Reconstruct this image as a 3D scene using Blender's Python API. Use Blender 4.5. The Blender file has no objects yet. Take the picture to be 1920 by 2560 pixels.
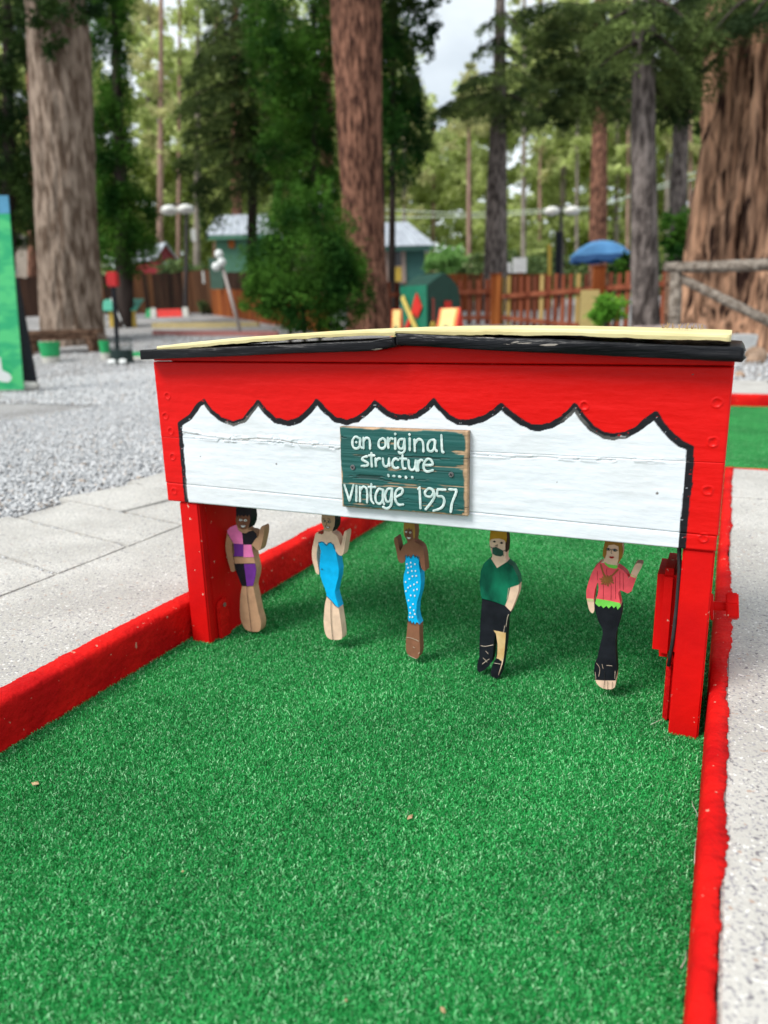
import bpy, bmesh, math, random
import numpy as np
from mathutils import Vector, Matrix

random.seed(7)
rng = np.random.default_rng(7)
S = bpy.context.scene

# ---------------------------------------------------------------- camera
CAM = np.array([0.9951, -1.1061, 0.6374]); YAW, PITCH, ROLL, FPX = 0.4387, 0.2575, -0.026, 1838.7
_f = np.array([-math.sin(YAW) * math.cos(PITCH), math.cos(YAW) * math.cos(PITCH), -math.sin(PITCH)])
_r0 = np.array([math.cos(YAW), math.sin(YAW), 0.0]); _u0 = np.cross(_r0, _f)
_r = _r0 * math.cos(ROLL) + _u0 * math.sin(ROLL); _u = -_r0 * math.sin(ROLL) + _u0 * math.cos(ROLL)
cd = bpy.data.cameras.new('camera'); cam = bpy.data.objects.new('camera', cd)
S.collection.objects.link(cam); S.camera = cam
m = Matrix(((_r[0], _u[0], -_f[0], CAM[0]), (_r[1], _u[1], -_f[1], CAM[1]), (_r[2], _u[2], -_f[2], CAM[2]), (0, 0, 0, 1)))
cam.matrix_world = m
cd.sensor_fit = 'VERTICAL'; cd.sensor_height = 36.0; cd.lens = FPX / 2560 * 36.0
cd.clip_start = 0.02; cd.clip_end = 2000
cd.dof.use_dof = True; cd.dof.focus_distance = 1.16; cd.dof.aperture_fstop = 3.2; cd.dof.aperture_blades = 0

# ---------------------------------------------------------------- light
SUN_EL, SUN_AZ = math.radians(50), math.radians(216)      # direction the light comes from, azimuth from +Y clockwise
W = bpy.data.worlds.new('World'); S.world = W; W.use_nodes = True
nt = W.node_tree; nt.nodes.clear()
wo = nt.nodes.new('ShaderNodeOutputWorld'); bg = nt.nodes.new('ShaderNodeBackground')
sky = nt.nodes.new('ShaderNodeTexSky'); sky.sky_type = 'NISHITA'; sky.sun_disc = False
sky.sun_elevation = SUN_EL; sky.sun_rotation = SUN_AZ; sky.air_density = 1.0; sky.dust_density = 1.5
tc = nt.nodes.new('ShaderNodeTexCoord'); mp = nt.nodes.new('ShaderNodeMapping'); mp.inputs['Scale'].default_value = (1, 1, 2.2); mp.inputs['Location'].default_value = (2.3, .4, .2)
no = nt.nodes.new('ShaderNodeTexNoise'); no.inputs['Scale'].default_value = 2.6; no.inputs['Detail'].default_value = 7
cr = nt.nodes.new('ShaderNodeValToRGB'); cr.color_ramp.elements[0].position = .30; cr.color_ramp.elements[1].position = .56
mx = nt.nodes.new('ShaderNodeMix'); mx.data_type = 'RGBA'; mx.inputs['B'].default_value = (12.2, 13.2, 13.8, 1)
L = nt.links.new
L(tc.outputs['Generated'], mp.inputs['Vector']); L(mp.outputs[0], no.inputs['Vector']); L(no.outputs['Fac'], cr.inputs[0])
mr = nt.nodes.new('ShaderNodeMapRange'); mr.inputs['To Min'].default_value = .45; mr.inputs['To Max'].default_value = 1
L(cr.outputs[0], mr.inputs['Value']); L(mr.outputs[0], mx.inputs['Factor']); L(sky.outputs[0], mx.inputs['A'])
L(mx.outputs['Result'], bg.inputs['Color']); bg.inputs['Strength'].default_value = 0.07; L(bg.outputs[0], wo.inputs['Surface'])
sd = bpy.data.lights.new('sun', 'SUN'); sd.energy = 3.0; sd.angle = math.radians(24); sd.color = (1, .965, .91)
sun = bpy.data.objects.new('sun', sd); S.collection.objects.link(sun)
dv = Vector((math.sin(SUN_AZ) * math.cos(SUN_EL), math.cos(SUN_AZ) * math.cos(SUN_EL), math.sin(SUN_EL)))
sun.rotation_euler = dv.to_track_quat('Z', 'Y').to_euler(); sun.location = dv * 30
S.view_settings.view_transform = 'Standard'; S.view_settings.look = 'None'
S.view_settings.exposure = 0.42; S.view_settings.gamma = 1; S.view_settings.use_curve_mapping = False
S.render.engine = 'CYCLES'; S.cycles.use_denoising = True; S.cycles.max_bounces = 6
S.cycles.transparent_max_bounces = 6; S.cycles.caustics_reflective = False; S.cycles.caustics_refractive = False

# ---------------------------------------------------------------- helpers
C = S.collection
FH = np.array([_f[0], _f[1], 0.0]); FH /= np.linalg.norm(FH)
K = 1920 / 1659.0

def ray(x, y):                       # x, y in source pixels
    return _f + _r * (x - 960) / FPX - _u * (y - 1280) / FPX
def on_y(x, y, Y):
    d = ray(x, y); return CAM + d * (Y - CAM[1]) / d[1]
def on_z(x, y, Z):
    d = ray(x, y); return CAM + d * (Z - CAM[2]) / d[2]
def at(x, y, s):                     # x, y on the 1659-wide view, s = metres ahead of the camera along the ground
    d = ray(x * K, y * K); return CAM + d * s / (d @ FH)
GS = [0, 11, 13, 15, 18, 22, 30, 45, 80, 110, 200, 420]; GZ = [.055, .055, .22, .45, .68, .92, 1.15, 1.8, 4.0, 7, 15, 25]
def gz(x, y):
    s = (np.asarray(x) - CAM[0]) * FH[0] + (np.asarray(y) - CAM[1]) * FH[1]
    return np.interp(s, GS, GZ)
def base(x, s, y=700):               # a point of the ground under column x of the view, s metres ahead
    p = at(x, y, s); return Vector((p[0], p[1], float(gz(p[0], p[1]))))

def hashn(ix, iy, iz, seed):
    h = (ix * 374761393 + iy * 668265263 + iz * 2147483647 + seed * 974634777) & 0xffffffff
    h = ((h ^ (h >> 13)) * 1274126177) & 0xffffffff
    return ((h ^ (h >> 16)) & 0xffff) / 65535.0
def vnoise(x, y, z=0, seed=1):
    x, y, z = np.broadcast_arrays(np.asarray(x, float), np.asarray(y, float), np.asarray(z, float))
    xi, yi, zi = np.floor(x).astype(np.int64), np.floor(y).astype(np.int64), np.floor(z).astype(np.int64)
    fx, fy, fz = x - xi, y - yi, z - zi
    fx, fy, fz = fx * fx * (3 - 2 * fx), fy * fy * (3 - 2 * fy), fz * fz * (3 - 2 * fz)
    o = 0
    for a in (0, 1):
        for b in (0, 1):
            for c in (0, 1):
                o = o + hashn(xi + a, yi + b, zi + c, seed) * (fx if a else 1 - fx) * (fy if b else 1 - fy) * (fz if c else 1 - fz)
    return o
def fbm(x, y, z=0, seed=1, oc=4):
    o, a, t = 0, 1.0, 0
    for i in range(oc):
        o = o + a * vnoise(x * 2 ** i, y * 2 ** i, np.asarray(z) * 2 ** i, seed + i); t += a; a *= .5
    return o / t

def mesh_obj(name, V, F, mat=None, parent=None, smooth=False, col=None):
    me = bpy.data.meshes.new(name)
    V = np.asarray(V, dtype=np.float32)
    if isinstance(F, np.ndarray):
        n, k = F.shape
        me.vertices.add(len(V)); me.vertices.foreach_set('co', V.ravel())
        me.loops.add(n * k); me.loops.foreach_set('vertex_index', F.astype(np.int32).ravel())
        me.polygons.add(n); me.polygons.foreach_set('loop_start', np.arange(0, n * k, k, dtype=np.int32))
        me.update(calc_edges=True)
    else:
        me.from_pydata(V.tolist(), [], F)
    if smooth: me.polygons.foreach_set('use_smooth', [True] * len(me.polygons))
    if col is not None:
        ca = me.color_attributes.new('paint', 'FLOAT_COLOR', 'POINT')
        c4 = np.ones((len(V), 4), dtype=np.float32); c4[:, :col.shape[1]] = col
        ca.data.foreach_set('color', c4.ravel())
    me.validate()
    o = bpy.data.objects.new(name, me); C.objects.link(o)
    if mat is not None:
        for mm in (mat if isinstance(mat, (list, tuple)) else [mat]): me.materials.append(mm)
    if parent is not None:
        o.parent = parent; o.matrix_parent_inverse = Matrix.Translation(-Vector(parent.location))
    return o
def tag(o, label=None, cat=None, group=None, kind=None):
    if label: o['label'] = label
    if cat: o['category'] = cat
    if group: o['group'] = group
    if kind: o['kind'] = kind
    return o
def empty(name, loc, label=None, cat=None, group=None, kind=None):
    o = bpy.data.objects.new(name, None); C.objects.link(o); o.location = loc; o.empty_display_size = .1
    return tag(o, label, cat, group, kind)

class MB:
    def __init__(s): s.v = []; s.f = []
    def add(s, V, F):
        n = len(s.v); s.v += [tuple(p) for p in V]; s.f += [tuple(i + n for i in f) for f in F]; return s
    def box(s, x0, x1, y0, y1, z0, z1):
        return s.add([(x0, y0, z0), (x1, y0, z0), (x1, y1, z0), (x0, y1, z0), (x0, y0, z1), (x1, y0, z1), (x1, y1, z1), (x0, y1, z1)],
                     [(0, 3, 2, 1), (4, 5, 6, 7), (0, 1, 5, 4), (1, 2, 6, 5), (2, 3, 7, 6), (3, 0, 4, 7)])
    def obox(s, c, ax, ay, az):      # centre and three half-axis vectors
        c, ax, ay, az = map(Vector, (c, ax, ay, az)); V = []
        for k in (-1, 1):
            for i, j in ((-1, -1), (1, -1), (1, 1), (-1, 1)): V.append(c + ax * i + ay * j + az * k)
        return s.add(V, [(0, 3, 2, 1), (4, 5, 6, 7), (0, 1, 5, 4), (1, 2, 6, 5), (2, 3, 7, 6), (3, 0, 4, 7)])
    def bar(s, a, b, w, t, up=(0, 0, 1)):
        a, b = Vector(a), Vector(b); d = b - a; sd = d.cross(Vector(up))
        if sd.length < 1e-6: sd = d.cross(Vector((1, 0, 0)))
        sd.normalize(); u = sd.cross(d).normalized()
        return s.obox((a + b) / 2, d / 2, sd * w / 2, u * t / 2)
    def tube(s, pts, rad, n=12, cap=True):
        pts = [Vector(p) for p in pts]; R = rad if isinstance(rad, (list, tuple)) else [rad] * len(pts)
        n0 = len(s.v); pu = None
        for i, p in enumerate(pts):
            d = (pts[min(i + 1, len(pts) - 1)] - pts[max(i - 1, 0)]).normalized()
            u = (Vector((0, 0, 1)) if abs(d.z) < .9 else Vector((1, 0, 0))) if pu is None else pu
            u = (u - d * u.dot(d)).normalized(); pu = u; w = d.cross(u)
            for k in range(n):
                a = 2 * math.pi * k / n; s.v.append(tuple(p + (u * math.cos(a) + w * math.sin(a)) * R[i]))
        for i in range(len(pts) - 1):
            for k in range(n):
                a = n0 + i * n + k; b = n0 + i * n + (k + 1) % n; s.f.append((a, b, b + n, a + n))
        if cap:
            s.f.append(tuple(n0 + k for k in range(n))[::-1]); s.f.append(tuple(n0 + (len(pts) - 1) * n + k for k in range(n)))
        return s
    def build(s, name, mat, parent=None, bevel=0, seg=2, smooth=False):
        o = mesh_obj(name, s.v, s.f, mat, parent, smooth)
        bm = bmesh.new(); bm.from_mesh(o.data); bmesh.ops.recalc_face_normals(bm, faces=bm.faces)
        if bevel: bmesh.ops.bevel(bm, geom=bm.edges[:], offset=bevel, segments=seg, affect='EDGES', clamp_overlap=True)
        bm.to_mesh(o.data); bm.free()
        if smooth: o.data.polygons.foreach_set('use_smooth', [True] * len(o.data.polygons))
        return o

# ---------------------------------------------------------------- materials
def mat(name, col, col2=None, scale=8, rough=.6, bump=0, bscale=None, stretch=(1, 1, 1), detail=5, dist=.02, lo=.35, hi=.65,
        spots=None, spec=.5, attr=False, chips=None, trans=0, coat=0, metal=0):
    M = bpy.data.materials.new(name); M.use_nodes = True; t = M.node_tree; B = t.nodes['Principled BSDF']; l = t.links.new
    B.inputs['Roughness'].default_value = rough; B.inputs['Specular IOR Level'].default_value = spec
    B.inputs['Metallic'].default_value = metal; B.inputs['Coat Weight'].default_value = coat
    B.inputs['Coat Roughness'].default_value = .25
    tc = t.nodes.new('ShaderNodeTexCoord'); mp = t.nodes.new('ShaderNodeMapping'); mp.inputs['Scale'].default_value = stretch
    l(tc.outputs['Object'], mp.inputs[0])
    c4 = lambda c: (c[0], c[1], c[2], 1)
    def noise(sc, dt, off=0):
        n = t.nodes.new('ShaderNodeTexNoise'); n.inputs['Scale'].default_value = sc; n.inputs['Detail'].default_value = dt
        if off:
            m2 = t.nodes.new('ShaderNodeVectorMath'); m2.operation = 'ADD'; m2.inputs[1].default_value = (off, off * .7, -off)
            l(mp.outputs[0], m2.inputs[0]); l(m2.outputs[0], n.inputs['Vector'])
        else: l(mp.outputs[0], n.inputs['Vector'])
        return n
    def ramp(src, a, b, ca=(0, 0, 0), cb=(1, 1, 1)):
        r = t.nodes.new('ShaderNodeValToRGB'); r.color_ramp.elements[0].position = a; r.color_ramp.elements[1].position = b
        r.color_ramp.elements[0].color = c4(ca); r.color_ramp.elements[1].color = c4(cb); l(src, r.inputs[0]); return r.outputs[0]
    def mix(fac, a, b, mode='MIX'):
        x = t.nodes.new('ShaderNodeMix'); x.data_type = 'RGBA'; x.blend_type = mode
        if hasattr(fac, 'links'): l(fac, x.inputs['Factor'])
        else: x.inputs['Factor'].default_value = fac
        for k, v in (('A', a), ('B', b)):
            if hasattr(v, 'links'): l(v, x.inputs[k])
            else: x.inputs[k].default_value = c4(v)
        return x.outputs['Result']
    n1 = noise(scale, detail)
    if attr:
        at_ = t.nodes.new('ShaderNodeAttribute'); at_.attribute_name = 'paint'
        v = ramp(n1.outputs['Fac'], lo, hi, (.92, .92, .92), (1.04, 1.04, 1.04))
        out = mix(1.0, at_.outputs['Color'], v, 'MULTIPLY')
    else:
        out = ramp(n1.outputs['Fac'], lo, hi, col, col2 or col)
    for sp in (spots or []):           # (scale, threshold, width, colour)
        n = noise(sp[0], 2, 3.3); out = mix(ramp(n.outputs['Fac'], sp[1], sp[1] + sp[2]), out, sp[3])
    if chips:                          # (scale, threshold, colour): small worn spots
        n = noise(chips[0], 6, 9.1); out = mix(ramp(n.outputs['Fac'], chips[1], chips[1] + .015), out, chips[2])
    l(out, B.inputs['Base Color'])
    if bump:
        n = noise(bscale or scale * 3, 6, 5.7); b = t.nodes.new('ShaderNodeBump'); b.inputs['Strength'].default_value = bump
        b.inputs['Distance'].default_value = dist; l(n.outputs['Fac'], b.inputs['Height']); l(b.outputs[0], B.inputs['Normal'])
    if trans:
        tr = t.nodes.new('ShaderNodeBsdfTranslucent'); l(out, tr.inputs[0]); ms = t.nodes.new('ShaderNodeMixShader')
        ms.inputs[0].default_value = trans; l(B.outputs[0], ms.inputs[1]); l(tr.outputs[0], ms.inputs[2])
        l(ms.outputs[0], t.nodes['Material Output'].inputs[0])
    return M

RED = (.64, .006, .005); WHITE = (.69, .74, .79); BLACK = (.012, .013, .016)
red = mat('red_paint', RED, (.50, .004, .005), 7, rough=.5, spec=.10, bump=.35, bscale=38, dist=.004, stretch=(1, 1, 1), chips=(70, .70, (.60, .34, .26)))
redk = mat('kerb_red_paint', (.66, .010, .007), (.42, .004, .005), 9, rough=.7, spec=.08, bump=.9, bscale=60, dist=.006, chips=(75, .68, (.50, .22, .16)))
board_paint = mat('board_paint', RED, scale=14, rough=.4, spec=.14, attr=True, bump=.5, bscale=30, dist=.004, stretch=(.35, 1, 1.6), lo=.2, hi=.8)
blackp = mat('black_paint', (.004, .004, .005), (.010, .011, .014), 30, rough=.3, spec=.16, bump=1.0, bscale=45, dist=.008, stretch=(.12, 1, 1), chips=(90, .70, (.30, .27, .24)))
yellowp = mat('pale_yellow_paint', (.74, .66, .36), (.60, .50, .22), 16, rough=.55, bump=.6, bscale=40, dist=.004, stretch=(.3, 1, 1), chips=(30, .66, (.05, .045, .03)))
concrete = mat('concrete', (.37, .355, .325), (.49, .475, .44), 5, rough=.9, bump=.5, bscale=180, dist=.004, detail=8,
               spots=[(230, .56, .06, (.27, .26, .27)), (110, .64, .04, (.17, .16, .17)), (180, .63, .05, (.66, .65, .62)), (90, .68, .03, (.36, .27, .22))])
dirt = mat('dirt', (.20, .19, .185), (.30, .29, .28), 3, rough=.95, bump=.6, bscale=40, dist=.03, spots=[(45, .55, .06, (.36, .36, .38))])
stone_m = mat('gravel_stone', (.31, .32, .335), (.64, .645, .65), 45, rough=.85, lo=.3, hi=.68, bump=.2, bscale=200, dist=.003, detail=2,
              spots=[(40, .64, .03, (.50, .40, .32)), (32, .66, .03, (.12, .13, .15))])
turf_base = mat('turf_backing', (.003, .05, .014), (.006, .08, .022), 60, rough=.9)
wood_b = mat('raw_wood', (.52, .36, .2), (.62, .46, .28), 20, rough=.8, stretch=(1, 1, .15))

# ---------------------------------------------------------------- ground
HC = .075
XL, XR, YN, YF, YR = .0139, 1.0065, -2.2, 4.46, 1.833
gx = np.unique(np.round(np.concatenate([np.linspace(-180, -12, 22), np.linspace(-12, 4, 49), [-.01, 1.02, 3.2], np.linspace(4, 12, 16), np.linspace(14, 200, 22)]), 4))
gy = np.unique(np.round(np.concatenate([np.linspace(-40, -3, 10), np.linspace(-2.4, 12, 43), [YN, YR + .02, YF + .02], np.linspace(12.5, 30, 36), np.linspace(32, 90, 30), np.linspace(100, 400, 12)]), 4))
GX, GY = np.meshgrid(gx, gy, indexing='ij')
s_ = (GX - CAM[0]) * FH[0] + (GY - CAM[1]) * FH[1]
GZ_ = gz(GX, GY) + np.where(s_ > 11, (fbm(GX * .5, GY * .5, seed=5) - .5) * .12, 0) - .004
V = np.stack([GX, GY, GZ_], -1).reshape(-1, 3); ny = len(gy); F = []
for i in range(len(gx) - 1):
    for j in range(len(gy) - 1):
        xm, ym = (gx[i] + gx[i + 1]) / 2, (gy[j] + gy[j + 1]) / 2
        if (-.01 < xm < 1.02 and YN < ym < YF + .02) or (1.02 < xm < 3.2 and YR + .02 < ym < YF + .02): continue
        F.append((i * ny + j, (i + 1) * ny + j, (i + 1) * ny + j + 1, i * ny + j + 1))
F = np.array(F); sc_ = s_.reshape(-1)[F].mean(1)
o = mesh_obj('ground', V, F, [dirt, mat('forest_floor', (.16, .20, .08), (.38, .44, .19), .35, rough=.95, detail=10)])
o.data.polygons.foreach_set('material_index', (sc_ > 33).astype(np.int32)); tag(o, kind='structure')
b = MB(); b.box(-.03, 3.3, YN - .05, YF + .05, -.05, -.0048)
tag(b.build('turf_base', turf_base), kind='structure')

def slab(par, pts, z1=HC, th=.045, bev=.004, name='slab'):
    q_ = []
    for i in range(len(pts)):
        a, b_ = np.array(pts[i]), np.array(pts[(i + 1) % len(pts)]); ln = np.linalg.norm(b_ - a); m_ = max(2, min(26, int(ln / .035)))
        nn = np.array([-(b_ - a)[1], (b_ - a)[0]]) / ln; thin = bev < .0035
        for k in range(m_):
            p = a + (b_ - a) * k / m_; w = 0 if (thin or k == 0) else (float(fbm(p[0] * 12, p[1] * 12, seed=int(abs(a[0] * 31 + a[1] * 57) * 10) % 97)) - .5) * .012
            q_.append(tuple(p + nn * w))
    pts = q_
    n = len(pts); V = [(p[0], p[1], z1 - th) for p in pts] + [(p[0], p[1], z1) for p in pts]
    b = MB(); b.add(V, [tuple(range(n))[::-1], tuple(range(n, 2 * n))] + [(i, (i + 1) % n, n + (i + 1) % n, n + i) for i in range(n)])
    return b.build(name, concrete, par, bevel=bev)
pav = empty('pavement', (0, 0, 0), kind='structure')
g = .003
def jx(x, y0): return y0 - .2 * (x + .4)
rows = [-2.0, -.98, -.5, .052, .282, .50, .78, 1.16, 1.6, 2.1, 2.7, 3.3, 3.9, 4.5]
for k in range(len(rows) - 1):
    a, b_ = rows[k], rows[k + 1]
    xl = -1.0 + .05 * math.sin(k * 2.1) if k >= 3 else -1.7
    xr_ = -.3985
    if k == 2: pts = [(xl, jx(xl, a) + g), (xr_ - g, jx(xr_, a) + g), (xr_ - g, jx(xr_, b_) - g), (xl, jx(xl, b_) - g)]; slab(pav, pts); continue
    if k == 5:
        slab(pav, [(xl, jx(xl, a) + g), (-.695, jx(-.695, a) + g), (-.64, jx(-.64, b_) - g), (xl + .1, jx(xl, b_) - g)])
        slab(pav, [(-.68, jx(-.68, a) + g), (xr_ - g, jx(xr_, a) + g), (xr_ - g, jx(xr_, b_) - g), (-.62, jx(-.62, b_) - g)]); continue
    slab(pav, [(xl, jx(xl, a) + g), (xr_ - g, jx(xr_, a) + g), (xr_ - g, jx(xr_, b_) - g), (xl, jx(xl, b_) - g)])
for y0, y1 in ((-2.2, .9), (.904, 2.6), (2.604, 4.55)):
    slab(pav, [(-.4, y0), (-.0285, y0), (-.0285, y1), (-.4, y1)], bev=.003)
for y0, y1 in ((-2.2, 1.35), (1.354, YR - .012)):
    slab(pav, [(1.031, y0), (3.4, y0), (3.4, y1), (1.031, y1)], bev=.003)
for x0, x1 in ((-3.0, -1.4), (-1.393, -.1), (-.093, 1.3), (1.307, 3.3)):
    slab(pav, [(x0, YF + .06), (x1, YF + .06), (x1 + .1, YF + 1.15), (x0 - .05, YF + 1.25)])

# kerbs: painted timber with a ragged painted top edge
def kerb(p0, p1, inner, outer, name='kerb', seed=1):
    """p0,p1 on the inner foot line; inner normal points to the turf side"""
    p0, p1 = Vector(p0), Vector(p1); d = p1 - p0; Ln = d.length; d.normalize(); nrm = Vector((inner[0], inner[1], 0))
    n = int(Ln / .0025); t = np.linspace(0, Ln, n + 1)
    prof = [(0, -.02), (0, HC * .4), (.0008, HC - .009), (.003, HC - .0025), (.008, HC + .0012), (outer * .55, HC + .003), (None, HC + .0035), (None, HC - .01)]
    V = []; 
    ow = outer + (fbm(t * 9, t * 0 + seed, seed=seed) - .5) * .016 + (vnoise(t * 230, seed, seed=seed + 3) - .5) * .0040 + (vnoise(t * 45, seed, seed=seed + 4) - .5) * .003
    for k, (o, z) in enumerate(prof):
        oo = (ow if o is None else np.full_like(t, o)) + (.004 if k == 7 else 0) * 0
        wob = (fbm(t * 5 + k * .13, k * .4, seed=seed + 9) - .5) * (.0028 if k < 6 else .0008) + (fbm(t * 60, k * 5.3, seed=seed + 8) - .5) * (.0004 if k < 6 else .0003)
        V.append(np.stack([p0.x + d.x * t - nrm.x * (oo + wob), p0.y + d.y * t - nrm.y * (oo + wob), np.full_like(t, z) + wob * .4], -1))
    V = np.stack(V, 1).reshape(-1, 3); m_ = len(prof); i = np.arange(n)[:, None] * m_ + np.arange(m_ - 1)[None, :]
    F = np.stack([i, i + m_, i + m_ + 1, i + 1], -1).reshape(-1, 4)
    o = mesh_obj(name, V, F, redk, smooth=True); tag(o, kind='structure')
    bm = bmesh.new(); bm.from_mesh(o.data); bmesh.ops.recalc_face_normals(bm, faces=bm.faces)
    bm.to_mesh(o.data); bm.free(); return o
kerb((XL, YN, 0), (XL, YF, 0), (1, 0), .042, seed=1)
kerb((XR, YN, 0), (XR, YR, 0), (-1, 0), .026, seed=2)
kerb((XR, YR, 0), (3.2, YR + .03, 0), (0, 1), .014, seed=3)
kerb((XL - .03, YF, 0), (3.2, YF, 0), (0, -1), .05, seed=4)

# artificial turf: instanced patches of short curled blades
def turf():
    lane = MB(); T = (XR - XL - .004) / 8
    pts = [(XL + .003 + T * (i + .5), YN + T * (j + .5), -.0046) for i in range(8) for j in range(int((YF - YN) / T))]
    pts += [(XR + T * (i + .3), YR + .01 + T * (j + .5), -.0046) for i in range(15) for j in range(int((YF - YR) / T))]
    o = mesh_obj('artificial_turf', pts, [], None); tag(o, 'short green curled blades of artificial turf carpeting the putting lane', 'artificial turf', kind='stuff')
    M = bpy.data.materials.new('turf_blade'); M.use_nodes = True; t = M.node_tree; B = t.nodes['Principled BSDF']
    B.inputs['Roughness'].default_value = .5; B.inputs['Specular IOR Level'].default_value = .2
    a = t.nodes.new('ShaderNodeAttribute'); a.attribute_name = 'tint'
    r = t.nodes.new('ShaderNodeValToRGB'); e = r.color_ramp.elements
    e[0].position = 0; e[0].color = (.002, .075, .010, 1); e[1].position = 1; e[1].color = (.42, .78, .44, 1)
    x = e.new(.48); x.color = (.012, .30, .058, 1); x = e.new(.85); x.color = (.06, .48, .13, 1)
    t.links.new(a.outputs['Fac'], r.inputs[0])
    geo = t.nodes.new('ShaderNodeNewGeometry'); nz = t.nodes.new('ShaderNodeTexNoise'); nz.inputs['Scale'].default_value = 3.5; nz.inputs['Detail'].default_value = 3
    t.links.new(geo.outputs['Position'], nz.inputs['Vector'])
    rm = t.nodes.new('ShaderNodeMapRange'); rm.inputs['From Min'].default_value = .3; rm.inputs['From Max'].default_value = .7
    rm.inputs['To Min'].default_value = .82; rm.inputs['To Max'].default_value = 1.15; t.links.new(nz.outputs['Fac'], rm.inputs['Value'])
    hs = t.nodes.new('ShaderNodeHueSaturation'); t.links.new(rm.outputs[0], hs.inputs['Value']); t.links.new(r.outputs[0], hs.inputs['Color'])
    t.links.new(hs.outputs[0], B.inputs['Base Color'])
    o.data.materials.append(M)
    G = bpy.data.node_groups.new('turf', 'GeometryNodeTree'); G.interface.new_socket('Geometry', in_out='INPUT', socket_type='NodeSocketGeometry')
    G.interface.new_socket('Geometry', in_out='OUTPUT', socket_type='NodeSocketGeometry'); N = G.nodes; l = G.links.new
    gi = N.new('NodeGroupInput'); go = N.new('NodeGroupOutput')
    # one blade: 3-segment strip bent over
    bl = N.new('GeometryNodeMeshGrid'); bl.inputs['Size X'].default_value = .00062; bl.inputs['Size Y'].default_value = 1.0
    bl.inputs['Vertices X'].default_value = 2; bl.inputs['Vertices Y'].default_value = 4
    ps = N.new('GeometryNodeInputPosition'); sx = N.new('ShaderNodeSeparateXYZ'); l(ps.outputs[0], sx.inputs[0])
    h = N.new('ShaderNodeMath'); h.operation = 'ADD'; h.inputs[1].default_value = .5; l(sx.outputs['Y'], h.inputs[0])
    hz = N.new('ShaderNodeMath'); hz.operation = 'MULTIPLY'; hz.inputs[1].default_value = .0050; l(h.outputs[0], hz.inputs[0])
    h2 = N.new('ShaderNodeMath'); h2.operation = 'POWER'; h2.inputs[1].default_value = 2; l(h.outputs[0], h2.inputs[0])
    hy = N.new('ShaderNodeMath'); hy.operation = 'MULTIPLY'; hy.inputs[1].default_value = .0048; l(h2.outputs[0], hy.inputs[0])
    cx = N.new('ShaderNodeCombineXYZ'); l(sx.outputs['X'], cx.inputs['X']); l(hy.outputs[0], cx.inputs['Y']); l(hz.outputs[0], cx.inputs['Z'])
    sp = N.new('GeometryNodeSetPosition'); l(bl.outputs['Mesh'], sp.inputs['Geometry']); l(cx.outputs[0], sp.inputs['Position'])
    jg = N.new('GeometryNodeJoinGeometry')
    for k in range(4):
        pg = N.new('GeometryNodeMeshGrid'); pg.inputs['Size X'].default_value = T; pg.inputs['Size Y'].default_value = T
        pg.inputs['Vertices X'].default_value = 2; pg.inputs['Vertices Y'].default_value = 2
        dp = N.new('GeometryNodeDistributePointsOnFaces'); l(pg.outputs['Mesh'], dp.inputs['Mesh']); dp.inputs['Density'].default_value = 1050000; dp.inputs['Seed'].default_value = k
        rr = N.new('FunctionNodeRandomValue'); rr.data_type = 'FLOAT_VECTOR'; rr.inputs[0].default_value = (-.75, -.75, 0); rr.inputs[1].default_value = (.75, .75, 6.283)
        rr.inputs['Seed'].default_value = 10 + k
        rs = N.new('FunctionNodeRandomValue'); rs.data_type = 'FLOAT'; rs.inputs[2].default_value = .6; rs.inputs[3].default_value = 1.25; rs.inputs['Seed'].default_value = 20 + k
        ip = N.new('GeometryNodeInstanceOnPoints'); l(dp.outputs['Points'], ip.inputs['Points']); l(sp.outputs[0], ip.inputs['Instance'])
        l(rr.outputs[0], ip.inputs['Rotation']); l(rs.outputs[1], ip.inputs['Scale'])
        rc = N.new('FunctionNodeRandomValue'); rc.data_type = 'FLOAT'; rc.inputs['Seed'].default_value = 30 + k
        st = N.new('GeometryNodeStoreNamedAttribute'); st.data_type = 'FLOAT'; st.domain = 'INSTANCE'; st.inputs['Name'].default_value = 'tint'
        l(ip.outputs[0], st.inputs['Geometry']); l(rc.outputs[1], st.inputs['Value'])
        rz = N.new('GeometryNodeRealizeInstances'); l(st.outputs[0], rz.inputs[0])
        sm = N.new('GeometryNodeSetMaterial'); sm.inputs['Material'].default_value = M; l(rz.outputs[0], sm.inputs[0])
        gt = N.new('GeometryNodeGeometryToInstance'); l(sm.outputs[0], gt.inputs[0]); l(gt.outputs[0], jg.inputs[0])
    io = N.new('GeometryNodeInstanceOnPoints'); l(gi.outputs[0], io.inputs['Points']); l(jg.outputs[0], io.inputs['Instance']); io.inputs['Pick Instance'].default_value = True
    ri = N.new('FunctionNodeRandomValue'); ri.data_type = 'INT'; ri.inputs[4].default_value = 0; ri.inputs[5].default_value = 3; ri.inputs['Seed'].default_value = 5
    rq = N.new('FunctionNodeRandomValue'); rq.data_type = 'INT'; rq.inputs[4].default_value = 0; rq.inputs[5].default_value = 3; rq.inputs['Seed'].default_value = 6
    l(ri.outputs[2], io.inputs['Instance Index'])
    mu = N.new('ShaderNodeMath'); mu.operation = 'MULTIPLY'; mu.inputs[1].default_value = math.pi / 2; l(rq.outputs[2], mu.inputs[0])
    cz = N.new('ShaderNodeCombineXYZ'); l(mu.outputs[0], cz.inputs['Z']); l(cz.outputs[0], io.inputs['Rotation'])
    l(io.outputs[0], go.inputs[0])
    md = o.modifiers.new('turf', 'NODES'); md.node_group = G
turf()

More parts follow.
